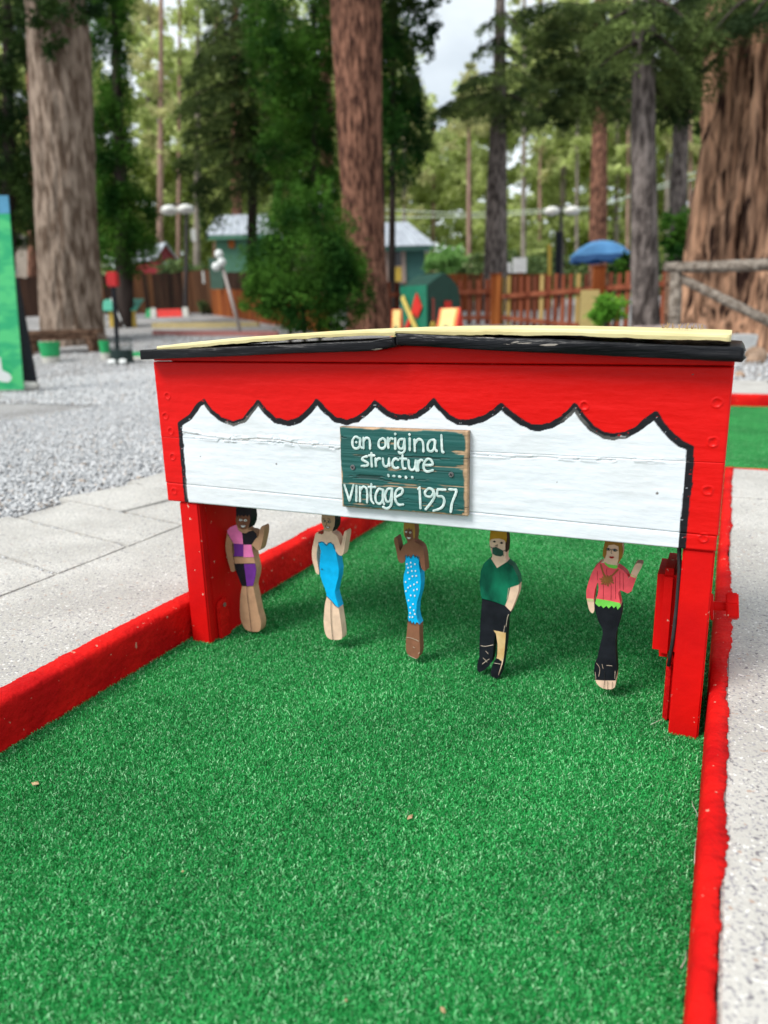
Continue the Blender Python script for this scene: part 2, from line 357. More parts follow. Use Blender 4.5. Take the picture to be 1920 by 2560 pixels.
# gravel: loose stones beside the pavement
def gravel():
    pts = []
    def zone(n, x0, x1, y0, y1, s0, s1):
        p = np.stack([rng.uniform(x0, x1, n), rng.uniform(y0, y1, n), rng.uniform(s0, s1, n)], -1)
        inp = ((p[:, 0] > -1.02) & (p[:, 1] < 4.6)) | ((p[:, 1] > YF + .03) & (p[:, 1] < YF + 1.2) & (p[:, 0] > -3))
        inp |= (p[:, 0] > -.2) & (p[:, 1] < 5.7)
        pts.append(p[~inp])
    zone(48000, -3.2, -1.0, .2, 3.4, .006, .0125); zone(26000, -6, -1.0, 3.0, 6.5, .010, .018); zone(15000, -11, 3, 4.5, 10.5, .014, .026)
    for k in range(3, 13):                                    # stray stones in the joints
        n = 60; x = rng.uniform(-1.0, -.42, n); y = np.array([jx(a, rows[k]) for a in x]) + rng.normal(0, .004, n)
        pts.append(np.stack([x, y, rng.uniform(.003, .006, n)], -1))
    P = np.concatenate(pts); n = len(P)
    z = gz(P[:, 0], P[:, 1]) + P[:, 2] * rng.uniform(-.1, .75, n); jn = P[:, 2] < .007; z[jn] = HC - .004
    base_ = np.array([(1, 0, 0), (0, 1, 0), (-1, 0, 0), (0, -1, 0), (0, 0, .75), (0, 0, -.75)], float)
    V = base_[None] * rng.uniform(.6, 1.3, (n, 6, 1)) * P[:, None, 2:3]
    a = rng.uniform(0, 6.28, n); b_ = rng.uniform(-.6, .6, n)
    Rz = np.zeros((n, 3, 3)); Rz[:, 0, 0] = np.cos(a); Rz[:, 0, 1] = -np.sin(a); Rz[:, 1, 0] = np.sin(a); Rz[:, 1, 1] = np.cos(a); Rz[:, 2, 2] = 1
    Rx = np.zeros((n, 3, 3)); Rx[:, 0, 0] = 1; Rx[:, 1, 1] = np.cos(b_); Rx[:, 1, 2] = -np.sin(b_); Rx[:, 2, 1] = np.sin(b_); Rx[:, 2, 2] = np.cos(b_)
    V = np.einsum('nij,njk,nlk->nli', Rz, Rx, V) + np.stack([P[:, 0], P[:, 1], z], -1)[:, None]
    Fb = np.array([(0, 1, 4), (1, 2, 4), (2, 3, 4), (3, 0, 4), (1, 0, 5), (2, 1, 5), (3, 2, 5), (0, 3, 5)])
    F = (np.arange(n)[:, None, None] * 6 + Fb[None]).reshape(-1, 3)
    o = mesh_obj('gravel', V.reshape(-1, 3), F, stone_m)
    tag(o, 'pale blue-grey crushed gravel spread left of the pavement slabs', 'gravel', kind='stuff')
gravel()

# ---------------------------------------------------------------- the bridge obstacle
BR = empty('bridge_obstacle', (.5, .1, 0), 'red and white painted wooden footbridge hole with scalloped awning front and black roof trim', 'mini golf obstacle')
def seg_dist(px, pz, A, B):
    d = B - A; t = np.clip(((px - A[0]) * d[0] + (pz - A[1]) * d[1]) / (d @ d + 1e-12), 0, 1)
    return np.hypot(px - A[0] - t * d[0], pz - A[1] - t * d[1])
STROKE = [(467, 1262), (458, 1166), (452, 1089), (450, 1060), (475, 1043), (499, 1011), (509, 1003), (528, 1028), (552, 1048), (583, 1059), (610, 1050), (629, 1028),
 (645, 1007), (663, 1028), (687, 1050), (721, 1059), (750, 1050), (776, 1026), (792, 1004), (815, 1028), (837, 1048), (866, 1056), (894, 1048), (919, 1028), (938, 1009),
 (967, 1033), (991, 1043), (1015, 1044), (1044, 1038), (1068, 1021), (1085, 1003), (1100, 1022), (1120, 1042), (1144, 1054), (1174, 1057), (1209, 1047), (1233, 1032),
 (1253, 1016), (1273, 1032), (1298, 1052), (1327, 1067), (1347, 1070), (1377, 1064), (1406, 1049), (1426, 1030), (1437, 1016), (1456, 1044), (1481, 1072), (1510, 1089),
 (1535, 1092), (1565, 1087), (1594, 1072), (1619, 1052), (1638, 1037), (1654, 1062), (1678, 1091), (1703, 1109), (1725, 1119), (1725, 1156), (1720, 1215), (1713, 1274),
 (1708, 1324), (1705, 1385)]
SP = np.array([(lambda p: (p[0], p[2]))(on_y(x, y, 0)) for x, y in STROKE])
PEEL = np.array([(lambda p: (p[0], p[2]))(on_y(x, y, 0)) for x, y in [(458, 1080), (520, 1092), (580, 1100), (640, 1097), (700, 1100), (740, 1108), (800, 1112), (846, 1118)]])
PEEL2 = np.array([(lambda p: (p[0], p[2]))(on_y(x, y, 0)) for x, y in [(1174, 1136), (1220, 1140), (1270, 1143), (1310, 1145), (1350, 1142), (1400, 1146), (1500, 1150), (1722, 1153)]])
def inside(px, pz, poly):
    c = np.zeros(px.shape, bool); n = len(poly)
    for i in range(n):
        (x1, z1), (x2, z2) = poly[i], poly[(i + 1) % n]
        k = ((z1 > pz) != (z2 > pz)) & (px < (x2 - x1) * (pz - z1) / (z2 - z1 + 1e-12) + x1); c ^= k
    return c
def paint_at(px, pz):
    wx = px + (fbm(px * 90, pz * 90, seed=21) - .5) * .003; wz = pz + (fbm(px * 90, pz * 90, seed=22) - .5) * .003
    D = np.full(px.shape, 9.)
    for i in range(len(SP) - 1): D = np.minimum(D, seg_dist(wx, wz, SP[i], SP[i + 1]))
    white = inside(px, pz, list(map(tuple, SP)))
    col = np.where(white[..., None], np.array(WHITE), np.array(RED))
    hw = .0050 + (fbm(px * 14, pz * 14, seed=3) - .5) * .0018
    k = np.clip((hw - D) / .0008 + .5, 0, 1) * np.where(fbm(px * 160, pz * 420, seed=8) > .76, .6, 1)
    col = col * (1 - k[..., None]) + np.array(BLACK) * k[..., None]
    # faint warm smudges and tiny nail spots on the paint
    sm = np.clip((fbm(px * 5, pz * 9, seed=31) - .66) * 2, 0, .16)[..., None] * white[..., None]; col = col * (1 - sm) + np.array((.56, .55, .50)) * sm
    for (sx, sy, r_) in [(501, 1141, .0012), (691, 1160, .0016), (1392, 1205, .0008), (1643, 1233, .0018), (1732, 936, .001)]:
        p = on_y(sx, sy, 0); dd = np.hypot(px - p[0], pz - p[2]); kk = np.clip((r_ - dd) / .0006 + .5, 0, 1)[..., None]; col = col * (1 - kk) + np.array((.10, .08, .07)) * kk
    return col, white, D
def eave(x):                        # underside line of the roof over the front boards
    return np.interp(x, [0, .48, .512, .54, 1.0], [.5750, .5885, .5945, .5940, .5728])
def plank(zlo, zhi, yf, th, name, x0=0.0, x1=1.0, nx=760, label=None, db=.0015, dt=.0015):
    X = np.linspace(x0, x1, nx); nz_ = max(6, int((zhi(.5) - zlo(.5)) / .00135)); T = np.linspace(0, 1, nz_)
    zl, zh = zlo(X), zhi(X)
    if name == 'plank': pass
    PX = np.repeat(X[:, None], nz_, 1); PZ = zl[:, None] + (zh - zl)[:, None] * T[None]
    col, white, D = paint_at(PX, PZ)
    h = (fbm(PX * 12, PZ * 110, seed=11) - .5) * .0007 + (fbm(PX * 70, PZ * 70, seed=12) - .5) * .0008
    for PL in (PEEL, PEEL2):        # lifted, flaking paint along the crack
        dmin = np.full(PX.shape, 9.)
        for i in range(len(PL) - 1): dmin = np.minimum(dmin, seg_dist(PX, PZ - .0, PL[i], PL[i + 1]))
        n_ = fbm(PX * 55, PZ * 160, seed=14); sc = 1.0 if PL is PEEL else .55
        h = h + np.where(n_ > .5, np.clip((.010 * sc - dmin) / .006, 0, 1) * .0016, 0) - np.clip((.0012 - dmin) / .0008, 0, 1) * .0016 * np.where(vnoise(PX * 9, 3) > .35, 1, 0)
        kk = np.clip((.0011 - dmin) / .0007, 0, 1)[..., None] * np.where(fbm(PX * 25, PZ * 5, seed=15) > .55, .75, .25)[..., None] * sc; col = col * (1 - kk) + np.array((.38, .34, .30)) * kk
    # round plugs over the screw heads on the red uprights
    for (sx, sy) in [(419, 990), (413, 1040), (427, 1078), (432, 1142), (436, 1228), (1793, 1007), (1782, 1105), (1769, 1227), (1758, 1345), (1460, 1015)]:
        p = on_y(sx, sy, 0); dd = np.hypot((PX - p[0]) , PZ - p[2]) + (fbm(PX * 200, PZ * 200, seed=44) - .5) * .003
        h = h + np.exp(-((dd - .0062) / .0012) ** 2) * .0014 - np.exp(-(dd / .0042) ** 2) * .0009
    el, eh = PZ - zl[:, None], zh[:, None] - PZ; h = h - np.clip((.0016 - el) / .0016, 0, 1) ** 2 * db - np.clip((.0016 - eh) / .0016, 0, 1) ** 2 * dt
    ex = np.minimum(PX - x0, x1 - PX); h = h - np.clip((.003 - ex) / .003, 0, 1) ** 2 * .003
    V = np.stack([PX, np.full_like(PX, yf) - h, PZ], -1).reshape(-1, 3)
    i = (np.arange(nx - 1)[:, None] * nz_ + np.arange(nz_ - 1)[None]); F = np.stack([i, i + nz_, i + nz_ + 1, i + 1], -1).reshape(-1, 4)
    # back and rim
    n0 = len(V); rim = list(range(0, nx * nz_, nz_)) + [(nx - 1) * nz_ + j for j in range(1, nz_)] + [k * nz_ + nz_ - 1 for k in range(nx - 2, -1, -1)] + [j for j in range(nz_ - 2, 0, -1)]
    RV = V[rim].copy(); RV[:, 1] = yf + th; RC = col.reshape(-1, 3)[rim]; nr = len(rim); rim = np.array(rim)
    q = np.stack([rim, n0 + np.arange(nr), n0 + (np.arange(nr) + 1) % nr, np.roll(rim, -1)], -1)
    V = np.concatenate([V, RV]); F = np.concatenate([F, q]); colr = np.concatenate([col.reshape(-1, 3), RC])
    o = mesh_obj(name, V, F, board_paint, BR, smooth=False, col=colr)
    o.data.polygons.foreach_set('use_smooth', [True] * len(F)); 
    if label: o['label'] = label
    return o
g1 = lambda x: .5697 - .0065 * x; g2 = lambda x: .4247 + .0067 * x; g3 = lambda x: .3348 - .0092 * x; g4 = lambda x: .2975 + .005 * x
plank(lambda x: g1(x) + .0008, lambda x: eave(x), .0015, .018, 'plank', label='narrow red plank under the black roof trim')
plank(lambda x: g2(x) + .0000, lambda x: g1(x) - .0008, 0, .019, 'plank', label='red plank with black outlined scallops', db=.0002)
plank(lambda x: g3(x) + .0002, lambda x: g2(x) - .0001, 0, .019, 'plank', label='white plank with flaking paint along its top', dt=.0002, db=.0008)
plank(g4, lambda x: g3(x) - .0002, 0, .019, 'plank', x0=.001, x1=.999, label='narrow white bottom plank')
b = MB(); b.box(.03, .97, .0192, .021, .31, .575); b.build('backing_panel', red, BR)
# side posts (thick boards on edge)
b = MB(); b.box(.0255, .0729, .0215, .155, -.006, .578); b.build('side_post', red, BR, bevel=.0035, seg=3)
b = MB(); b.box(.0255, .0729, .004, .0212, -.006, g4(.05) - .0008); b.build('post_facing', red, BR, bevel=.003, seg=3)
b = MB(); b.box(.9549, .9982, .0215, .155, -.006, .578); b.build('side_post', red, BR, bevel=.0035, seg=3)
b = MB(); b.box(.9549, .9982, .004, .0212, -.006, g4(.97) - .0008); b.build('post_facing', red, BR, bevel=.0025, seg=3)
b = MB(); b.box(.0, 1.0, .157, .175, .30, .573); b.build('rear_board', red, BR, bevel=.002)
# roof: two black boards with rounded noses, the right one lapping over the left
def roof_board(xa, za, xb, zb, th, name='roof_board', y0=-.032, y1=.215):
    n = 150; V = []; m_ = 14
    for i in range(n + 1):
        t = i / n; x = xa + (xb - xa) * t; z = za + (zb - za) * t + (.0045 * max(0, (x - .478) / .04) if za < zb else 0)
        for k in range(m_):
            if k < 7: a = math.pi / 2 + math.pi * k / 6; ca, sa = math.cos(a), math.sin(a); yy = y0 + .004 + math.copysign(abs(ca) ** .45, ca) * .004; zz = z - th / 2 + math.copysign(abs(sa) ** .45, sa) * th / 2
            else: a = -math.pi / 2 + math.pi * (k - 7) / 6; yy = y1 + math.cos(a) * th * .5; zz = z - th / 2 + math.sin(a) * th / 2
            w = (fbm(x * 9, k * .5, seed=51) - .5) * .0026 + (fbm(x * 120, k * 1.3, seed=53) - .5) * .0012
            if i in (0, n): yy = yy * .9 + .009; zz = z - th / 2 + (zz - z + th / 2) * .55
            V.append((x + (w * 2 if i in (0, n) else 0), yy - w, zz + w))
    F = [tuple(range(m_))[::-1], tuple(n * m_ + k for k in range(m_))]
    for i in range(n):
        for k in range(m_): F.append((i * m_ + k, i * m_ + (k + 1) % m_, (i + 1) * m_ + (k + 1) % m_, (i + 1) * m_ + k))
    b = MB(); b.add(V, F); return b.build(name, blackp, BR, smooth=True)
roof_board(-.0035, .5905, .518, .6050, .0160)
roof_board(.5165, .6145, 1.0115, .5885, .0185)
# thin pale yellow sheet lying on the roof, edge chipped
def sheet(th=.0092):
    n = 400; X = np.linspace(.033, .993, n); tp = np.where(X < .53, .5925 + (X - .03) * .042, .6135 - (X - .53) * .0475 )
    tp = .5975 + (.6205 - .5975) * np.clip(1 - ((X - .56) / np.where(X < .56, .53, .62)) ** 2, 0, 1) - np.clip((X - .56) / .44, 0, 1) * .0035
    lo = np.where(X < .5165, .5905 + (X + .0035) * .0278 + .0045 * np.clip((X - .478) / .04, 0, 1) + .0004, .6145 - (X - .5165) * .0525 + .0004)
    lo = np.maximum(tp - th - (fbm(X * 40, 1, seed=61) - .5) * .0034, lo)
    edge_y = -.026 + (fbm(X * 20, 2, seed=62) - .5) * .004; r_ = np.clip(np.minimum(X - .033, .993 - X) / .006, 0, 1); rr = (1 - np.sqrt(1 - (1 - r_) ** 2)) * .006
    edge_y = edge_y + rr; V = []
    wig = (fbm(X * 30, 4, seed=63) - .5) * .0016
    for yy, zz in ((edge_y + .001, lo), (edge_y, (lo + tp) / 2), (edge_y + .0006, tp - .0012 + wig), (edge_y + .003, tp + wig), (edge_y * 0 + .09, tp + .0008), (edge_y * 0 + .205 - rr, tp), (edge_y * 0 + .205 - rr, lo)):
        V.append(np.stack([X, yy, zz], -1))
    V = np.stack(V, 1); k = V.shape[1]; V = V.reshape(-1, 3); i = np.arange(n - 1)[:, None] * k + np.arange(k)[None]
    j = np.arange(n - 1)[:, None] * k + ((np.arange(k) + 1) % k)[None]
    F = [tuple(q) for q in np.stack([i, i + k, j + k, j], -1).reshape(-1, 4)] + [tuple(range(k)), tuple((n - 1) * k + q for q in range(k))[::-1]]
    b = MB(); b.add(V, F); b.build('roof_sheet', yellowp, BR)
sheet()
# left bracket with screw, right bracket, black cable, red cover box, axle bolt
def prism(pts, y0, y1, axis='y', bevel=0, name='x', mt=None, par=None, smooth=False):
    n = len(pts); b = MB(); b.add([(p[0], y0, p[1]) for p in pts] + [(p[0], y1, p[1]) for p in pts], [tuple(range(n)), tuple(range(n, 2 * n))[::-1]] + [(i, n + i, n + (i + 1) % n, (i + 1) % n) for i in range(n)])
    return b.build(name, mt, par, bevel=bevel)
b = MB(); V = [(.0745, y, z) for y, z in ((.028, 0), (.062, 0), (.062, .075), (.056, .086), (.033, .080), (.028, .07))]
n = len(V); V += [(.083, v[1], v[2]) for v in V]
b.add(V, [tuple(range(n)), tuple(range(n, 2 * n))[::-1]] + [(i, (i + 1) % n, n + (i + 1) % n, n + i) for i in range(n)])
br = b.build('bracket', redk, BR, bevel=.002)
steel = mat('steel', (.25, .25, .26), (.35, .35, .36), 60, rough=.4, metal=.9)
darkm = mat('dark_metal', (.02, .02, .022), (.04, .04, .045), 40, rough=.45)
b = MB(); b.tube([(.083, .046, .071), (.0845, .046, .071)], .0045, 14); b.tube([(.0843, .046, .071), (.0848, .046, .071)], .002, 10); b.build('screw', steel, br)
b = MB(); b.box(.943, .9545, .035, .125, 0, .105); b.build('bracket', redk, BR, bevel=.004, seg=3)
b = MB(); b.tube([(.947, .03, .31), (.9515, .03, .26), (.9520, .03, .2), (.950, .03, .14), (.947, .03, .10)], .0030, 8); b.build('cable', darkm, BR, smooth=True)
b = MB(); b.box(.919, .9535, .05, .1545, .10, .250); b.build('cover_box', red, BR, bevel=.011, seg=4)
b = MB(); b.tube([(.985, .085, .186), (1.036, .085, .192)], .0075, 14)
bo = b.build('axle_bolt', red, BR, smooth=False)
b = MB(); b.tube([(1.0205, .085, .1905), (1.0385, .085, .1925)], .0225, 6); b.build('nut', red, bo, bevel=.0022)
b = MB(); b.tube([(.9984, .085, .186), (1.003, .085, .1865)], .021, 20); b.build('washer', red, bo, bevel=.001)
b = MB(); b.tube([(.06, .088, .385), (.97, .088, .385)], .006, 10); b.build('axle_rod', darkm, BR)

# sign
sgreen = mat('sign_green', (.004, .105, .088), (.010, .15, .125), 18, rough=.6, bump=.8, bscale=30, dist=.003, stretch=(.18, 1, 2.2),
             spots=[(42, .66, .02, (.006, .045, .04))], chips=(30, .71, (.45, .28, .15)))
sraw = mat('sign_raw_edge', (.42, .26, .15), (.20, .13, .08), 60, rough=.85, bump=.6, bscale=120, dist=.002)
lett = mat('lettering_paint', (.62, .72, .70), (.38, .52, .50), 90, rough=.6, bump=.6, bscale=120, dist=.002, chips=(60, .70, (.02, .14, .12)))
SG = empty('wooden_sign', (.52, -.012, .39), 'weathered green wooden sign with white brushed lettering screwed to the white board', 'sign')
q = [on_y(*p, -.012) for p in ((848, 1067), (1170, 1078), (1168, 1291), (855, 1267))]; q = [(p[0], p[2]) for p in q]
def lerp2(a, b, t): return (a[0] + (b[0] - a[0]) * t, a[1] + (b[1] - a[1]) * t)
def sign_panel():
    nx, nz_ = 220, 130; U, Vv = np.meshgrid(np.linspace(0, 1, nx), np.linspace(0, 1, nz_), indexing='ij')
    P = [np.array(p) for p in q]; top = P[0][None, None] * (1 - U[..., None]) + P[1][None, None] * U[..., None]; bot = P[3][None, None] * (1 - U[..., None]) + P[2][None, None] * U[..., None]
    Q = bot * (1 - Vv[..., None]) + top * Vv[..., None]; X, Z = Q[..., 0], Q[..., 1]
    crack = fbm(X * 9 + 3, Z * 230, seed=71); h = (crack - .5) * .0016 - np.where(crack > .70, .0012, 0)
    col = np.ones(X.shape + (3,)) * np.array((.004, .085, .078)) * (.75 + .5 * fbm(X * 20, Z * 160, seed=72))[..., None]
    e = np.minimum(np.minimum(U, 1 - U) * 1.55, np.minimum(Vv * 1.0, (1 - Vv))); er = e + (fbm(X * 50, Z * 50, seed=73) - .5) * .05
    k = np.clip((np.where(U > .96, .045, .022) - er) / .012, 0, 1); k = np.maximum(k, np.clip((fbm(X * 16, Z * 260, seed=74) - .72) * 20, 0, 1) * .9)
    col = col * (1 - k[..., None]) + np.array((.40, .26, .15)) * (.5 + fbm(X * 90, Z * 90, seed=75))[..., None] * k[..., None]
    ck = np.clip((crack - .66) * 14, 0, 1) * .9; col = col * (1 - ck[..., None]) + np.array((.004, .03, .028)) * ck[..., None]
    h = h - k * .0007; ed = np.clip((.012 - e) / .012, 0, 1); h = h - ed ** 2 * .0015
    V = np.stack([X, -.012 - h, Z], -1).reshape(-1, 3); i = np.arange(nx - 1)[:, None] * nz_ + np.arange(nz_ - 1)[None]
    F = np.stack([i, i + nz_, i + nz_ + 1, i + 1], -1).reshape(-1, 4); n0 = len(V)
    rim = list(range(0, nx * nz_, nz_)) + [(nx - 1) * nz_ + j for j in range(1, nz_)] + [kk * nz_ + nz_ - 1 for kk in range(nx - 2, -1, -1)] + [j for j in range(nz_ - 2, 0, -1)]
    RV = V[rim].copy(); RV[:, 1] = -.0008; RC = col.reshape(-1, 3)[rim] * .6; nr = len(rim); rim = np.array(rim)
    F = np.concatenate([F, np.stack([rim, n0 + np.arange(nr), n0 + (np.arange(nr) + 1) % nr, np.roll(rim, -1)], -1)])
    mp_ = mat('sign_paint', RED, scale=60, rough=.6, attr=True, bump=.5, bscale=60, dist=.002, stretch=(.2, 1, 2))
    mesh_obj('sign_panel', np.concatenate([V, RV]), F, mp_, SG, col=np.concatenate([col.reshape(-1, 3), RC]))
sign_panel()
LET = [[(345,245),(300,225),(268,270),(275,335),(310,355),(345,330),(355,250)],[(352,240),(350,320),(375,350)],[(305,287),(315,287)],[(388,235),(390,355)],[(390,270),(415,240),(445,245),(458,280),(460,360)],
[(600,240),(560,270),(555,330),(590,355),(625,330),(628,270),(600,240)],[(655,235),(660,350)],[(660,280),(685,245),(710,250)],[(735,240),(735,360)],[(735,190),(735,202)],
[(820,250),(780,260),(765,310),(785,355),(820,345),(835,270)],[(835,245),(840,350),(825,395),(790,405),(770,390)],[(893,240),(893,375)],[(890,195),(890,207)],[(945,255),(950,385)],[(950,300),(985,255),(1025,265),(1040,310),(1042,390)],
[(1165,260),(1120,265),(1090,310),(1095,370),(1130,385),(1160,350),(1170,265)],[(1170,265),(1168,350),(1190,385)],[(1238,205),(1242,300),(1248,385),(1265,395)],
[(430,440),(390,450),(375,475),(410,495),(440,515),(425,540),(365,545)],[(475,400),(475,480),(480,555)],[(445,430),(510,430)],[(520,460),(525,550)],[(525,490),(550,465),(575,465)],
[(600,460),(605,520),(625,550),(655,540),(665,500),(668,460)],[(668,470),(672,545)],[(770,480),(735,465),(705,500),(710,550),(740,570),(770,560)],[(815,425),(812,520),(825,570),(850,572)],[(785,465),(860,470)],
[(880,480),(885,550),(905,585),(940,580),(955,540),(960,480)],[(960,490),(968,600)],[(985,485),(985,600)],[(985,520),(1010,480),(1035,485)],[(1050,535),(1140,530),(1125,480),(1085,470),(1048,520),(1050,580),(1085,605),(1150,590)],
[(658,640),(664,660)],[(710,655),(730,655)],[(773,660),(795,664)],[(848,660),(856,678)],[(916,664),(926,672)],
[(180,750),(235,925)],[(235,925),(280,750)],[(312,760),(310,930)],[(350,770),(350,935)],[(352,810),(385,770),(420,790),(430,850),(428,945)],[(475,740),(468,850),(475,920),(500,955)],[(440,775),(520,775)],
[(590,800),(550,800),(520,870),(530,940),(570,955),(600,900),(603,800)],[(603,800),(600,920),(615,965)],[(690,790),(650,800),(625,860),(640,930),(680,920),(700,800)],[(702,790),(698,920),(680,985),(640,1010),(600,990)],
[(730,890),(800,850),(815,800),(780,790),(740,830),(735,910),(770,965),(825,965)],
[(1000,775),(1010,1010)],[(985,800),(1005,775)],[(1140,800),(1100,790),(1060,830),(1070,870),(1120,880),(1150,840),(1140,800)],[(1150,800),(1165,870),(1130,940),(1065,1020)],[(1285,805),(1195,800)],
[(1195,800),(1195,870),(1250,880),(1270,930),(1240,1000),(1150,1035)],[(1320,800),(1405,805)],[(1405,810),(1390,860),(1355,950),(1340,1050)]]
def smoothline(pts, n=6):
    if len(pts) < 3:
        return [tuple(np.array(pts[0]) + (np.array(pts[-1]) - np.array(pts[0])) * t) for t in np.linspace(0, 1, 8)]
    P = [np.array(p, float) for p in pts]; P = [2 * P[0] - P[1]] + P + [2 * P[-1] - P[-2]]; o = []
    for i in range(1, len(P) - 2):
        for k in range(n):
            t = k / n; a, b_, c, d = P[i - 1], P[i], P[i + 1], P[i + 2]
            o.append(tuple(.5 * ((2 * b_) + (-a + c) * t + (2 * a - 5 * b_ + 4 * c - d) * t * t + (-a + 3 * b_ - 3 * c + d) * t ** 3)))
    o.append(tuple(P[-2])); return o
def ribbon(mb, pts, w, y, th=.0005, seed=0):   # pts (x, z) in metres; a brushed stroke with rounded ends
    P = np.array(pts); n = len(P); d = np.gradient(P, axis=0); d /= np.linalg.norm(d, axis=1)[:, None] + 1e-9; nn = np.stack([-d[:, 1], d[:, 0]], -1)
    s = np.cumsum(np.r_[0, np.linalg.norm(np.diff(P, axis=0), axis=1)]); tot = s[-1]
    ww = w / 2 * (.85 + .3 * vnoise(s * 400 + seed * 7, seed)); A = P + nn * ww[:, None]; B = P - nn * ww[:, None]
    e0 = P[0] - d[0] * w * .42; e1 = P[-1] + d[-1] * w * .42; ring = [tuple(e0)] + [tuple(a) for a in A] + [tuple(e1)] + [tuple(b_) for b_ in B[::-1]]
    V = [(e0[0], y, e0[1])]
    for i in range(n): V += [(A[i][0], y + .0002, A[i][1]), (P[i][0], y - th * .5, P[i][1]), (B[i][0], y + .0002, B[i][1])]
    V += [(e1[0], y, e1[1])]; F = [(0, 1, 2), (0, 2, 3)]
    for i in range(n - 1): a = 1 + i * 3; F += [(a, a + 3, a + 4, a + 1), (a + 1, a + 4, a + 5, a + 2)]
    a = 1 + (n - 1) * 3; F += [(a, a + 3, a + 1), (a + 1, a + 3, a + 2)]
    mb.add(V, F)
mb = MB()
for k, st in enumerate(LET):
    pts = [(lambda p: (p[0], p[2]))(on_y(820 + u / 4.366, 1040 + v / 4.366, -.0128)) for u, v in smoothline(st)]
    ribbon(mb, pts, .0042, -.0133 - .00004 * (k % 5), seed=k)
mb.build('lettering', lett, SG)
for (u, v) in ((268, 560), (1343, 640)):
    p = on_y(820 + u / 4.366, 1040 + v / 4.366, -.0135)
    b = MB(); b.tube([(p[0], -.0115, p[2]), (p[0], -.0140, p[2])], .0044, 18); sc_ = b.build('screw', steel, SG, bevel=.0006)
    b = MB()
    for a in (.5, .5 + math.pi / 2): b.obox((p[0], -.0144, p[2]), (math.cos(a) * .0026, 0, math.sin(a) * .0026), (0, .0006, 0), (-math.sin(a) * .0006, 0, math.cos(a) * .0006))
    b.build('cross_slot', darkm, sc_)

# ---------------------------------------------------------------- painted cut-out figures
YFG = .074; FTH = .019
def pm(name, c, rough=.6, c2=None):
    return mat(name, c, c2 or tuple(v * .82 for v in c), 60, rough=rough, spec=.2, bump=.25, bscale=90, dist=.002, chips=(70, .76, (.62, .5, .38)))
CS = {1: (540, 1250, 4.608), 2: (940, 1280, 3.95), 3: (1400, 1330, 3.6065)}
def tr(cs, pts, y=YFG):
    ox, oy, sc = CS[cs]; return [(lambda p: (p[0], p[2]))(on_y(ox + u / sc, oy + v / sc, y)) for u, v in pts]
def area(P): return .5 * sum(P[i][0] * P[(i + 1) % len(P)][1] - P[(i + 1) % len(P)][0] * P[i][1] for i in range(len(P)))
def inflate(P, d):
    n = len(P); s = 1 if area(P) > 0 else -1; o = []
    for i in range(n):
        a, b_, c = np.array(P[i - 1]), np.array(P[i]), np.array(P[(i + 1) % n]); e1 = b_ - a; e2 = c - b_
        e1 = e1 / (np.linalg.norm(e1) + 1e-9); e2 = e2 / (np.linalg.norm(e2) + 1e-9); t = e1 + e2; t = t / (np.linalg.norm(t) + 1e-6)
        o.append(tuple(b_ + s * np.array([t[1], -t[0]]) * d))
    return o
def chaikin(P):
    o = []
    for i in range(len(P)):
        a, b_ = np.array(P[i]), np.array(P[(i + 1) % len(P)]); o += [tuple(a * .75 + b_ * .25), tuple(a * .25 + b_ * .75)]
    return o
def cut(par, name, P, mt, y0, y1, bevel=0):
    n = len(P); b = MB(); b.add([(p[0], y0, p[1]) for p in P] + [(p[0], y1, p[1]) for p in P], [tuple(range(n)), tuple(range(n, 2 * n))[::-1]] + [(i, n + i, n + (i + 1) % n, (i + 1) % n) for i in range(n)])
    return b.build(name, mt, par)
class Fig:
    def __init__(s, cs, label, outline, skin, side=None):
        s.cs = cs; P = tr(cs, outline); xs = [p[0] for p in P]; zs = [p[1] for p in P]
        s.root = empty('painted_figure', ((min(xs) + max(xs)) / 2, YFG + FTH / 2, min(zs)), label, 'painted figure', 'painted wooden figures hanging under the bridge board')
        s.P = chaikin(P); s.body = cut(s.root, 'body', s.P, skin, YFG, YFG + FTH)
        cx_ = (outline[0][0] + outline[-1][0]) / 2; p = tr(cs, [(cx_, outline[0][1])])[0]
        b = MB(); b.tube([(p[0], YFG + FTH / 2, p[1] - .01), (p[0], YFG + FTH / 2, .385)], .0035, 8); b.build('hanger_rod', darkm, s.root)
    def piece(s, name, pts, mt, wrap=False, layer=1, soft=False, par=None):
        P = tr(s.cs, pts); P = chaikin(P) if soft else P
        if wrap: return cut(s.root, name, inflate(P, .0006), mt, YFG - .0004 * layer, YFG + FTH + .0004)
        return cut(par or s.root, name, P, mt, YFG - .0004 * layer - .0003, YFG - .0001)
    def lines(s, name, Ls, mt, w=.0012, layer=4, par=None):
        mb = MB()
        for L_ in Ls: ribbon(mb, tr(s.cs, smoothline(L_, 3)), w, YFG - .0004 * layer - .0004, th=.0002)
        o = mb.build(name, mt, par or s.root); o['kind'] = 'stuff'; return o
    def dots(s, name, D, mt, layer=3, par=None):
        mb = MB(); one_each = name != 'white_dots'
        for (u, v, ru, rv) in D:
            if one_each: mb = MB()
            P = tr(s.cs, [(u + ru * math.cos(a), v + rv * math.sin(a)) for a in np.linspace(0, 6.2832, 13)[:-1]]); y = YFG - .0004 * layer - .0003
            n = len(P); mb.add([(p[0], y, p[1]) for p in P] + [(p[0], y + .0004, p[1]) for p in P], [tuple(range(n))] + [(i, n + i, n + (i + 1) % n, (i + 1) % n) for i in range(n)])
            if one_each: o = mb.build(name.rstrip('s'), mt, par or s.root)
        if not one_each: o = mb.build(name, mt, par or s.root); o['kind'] = 'stuff'
        return o
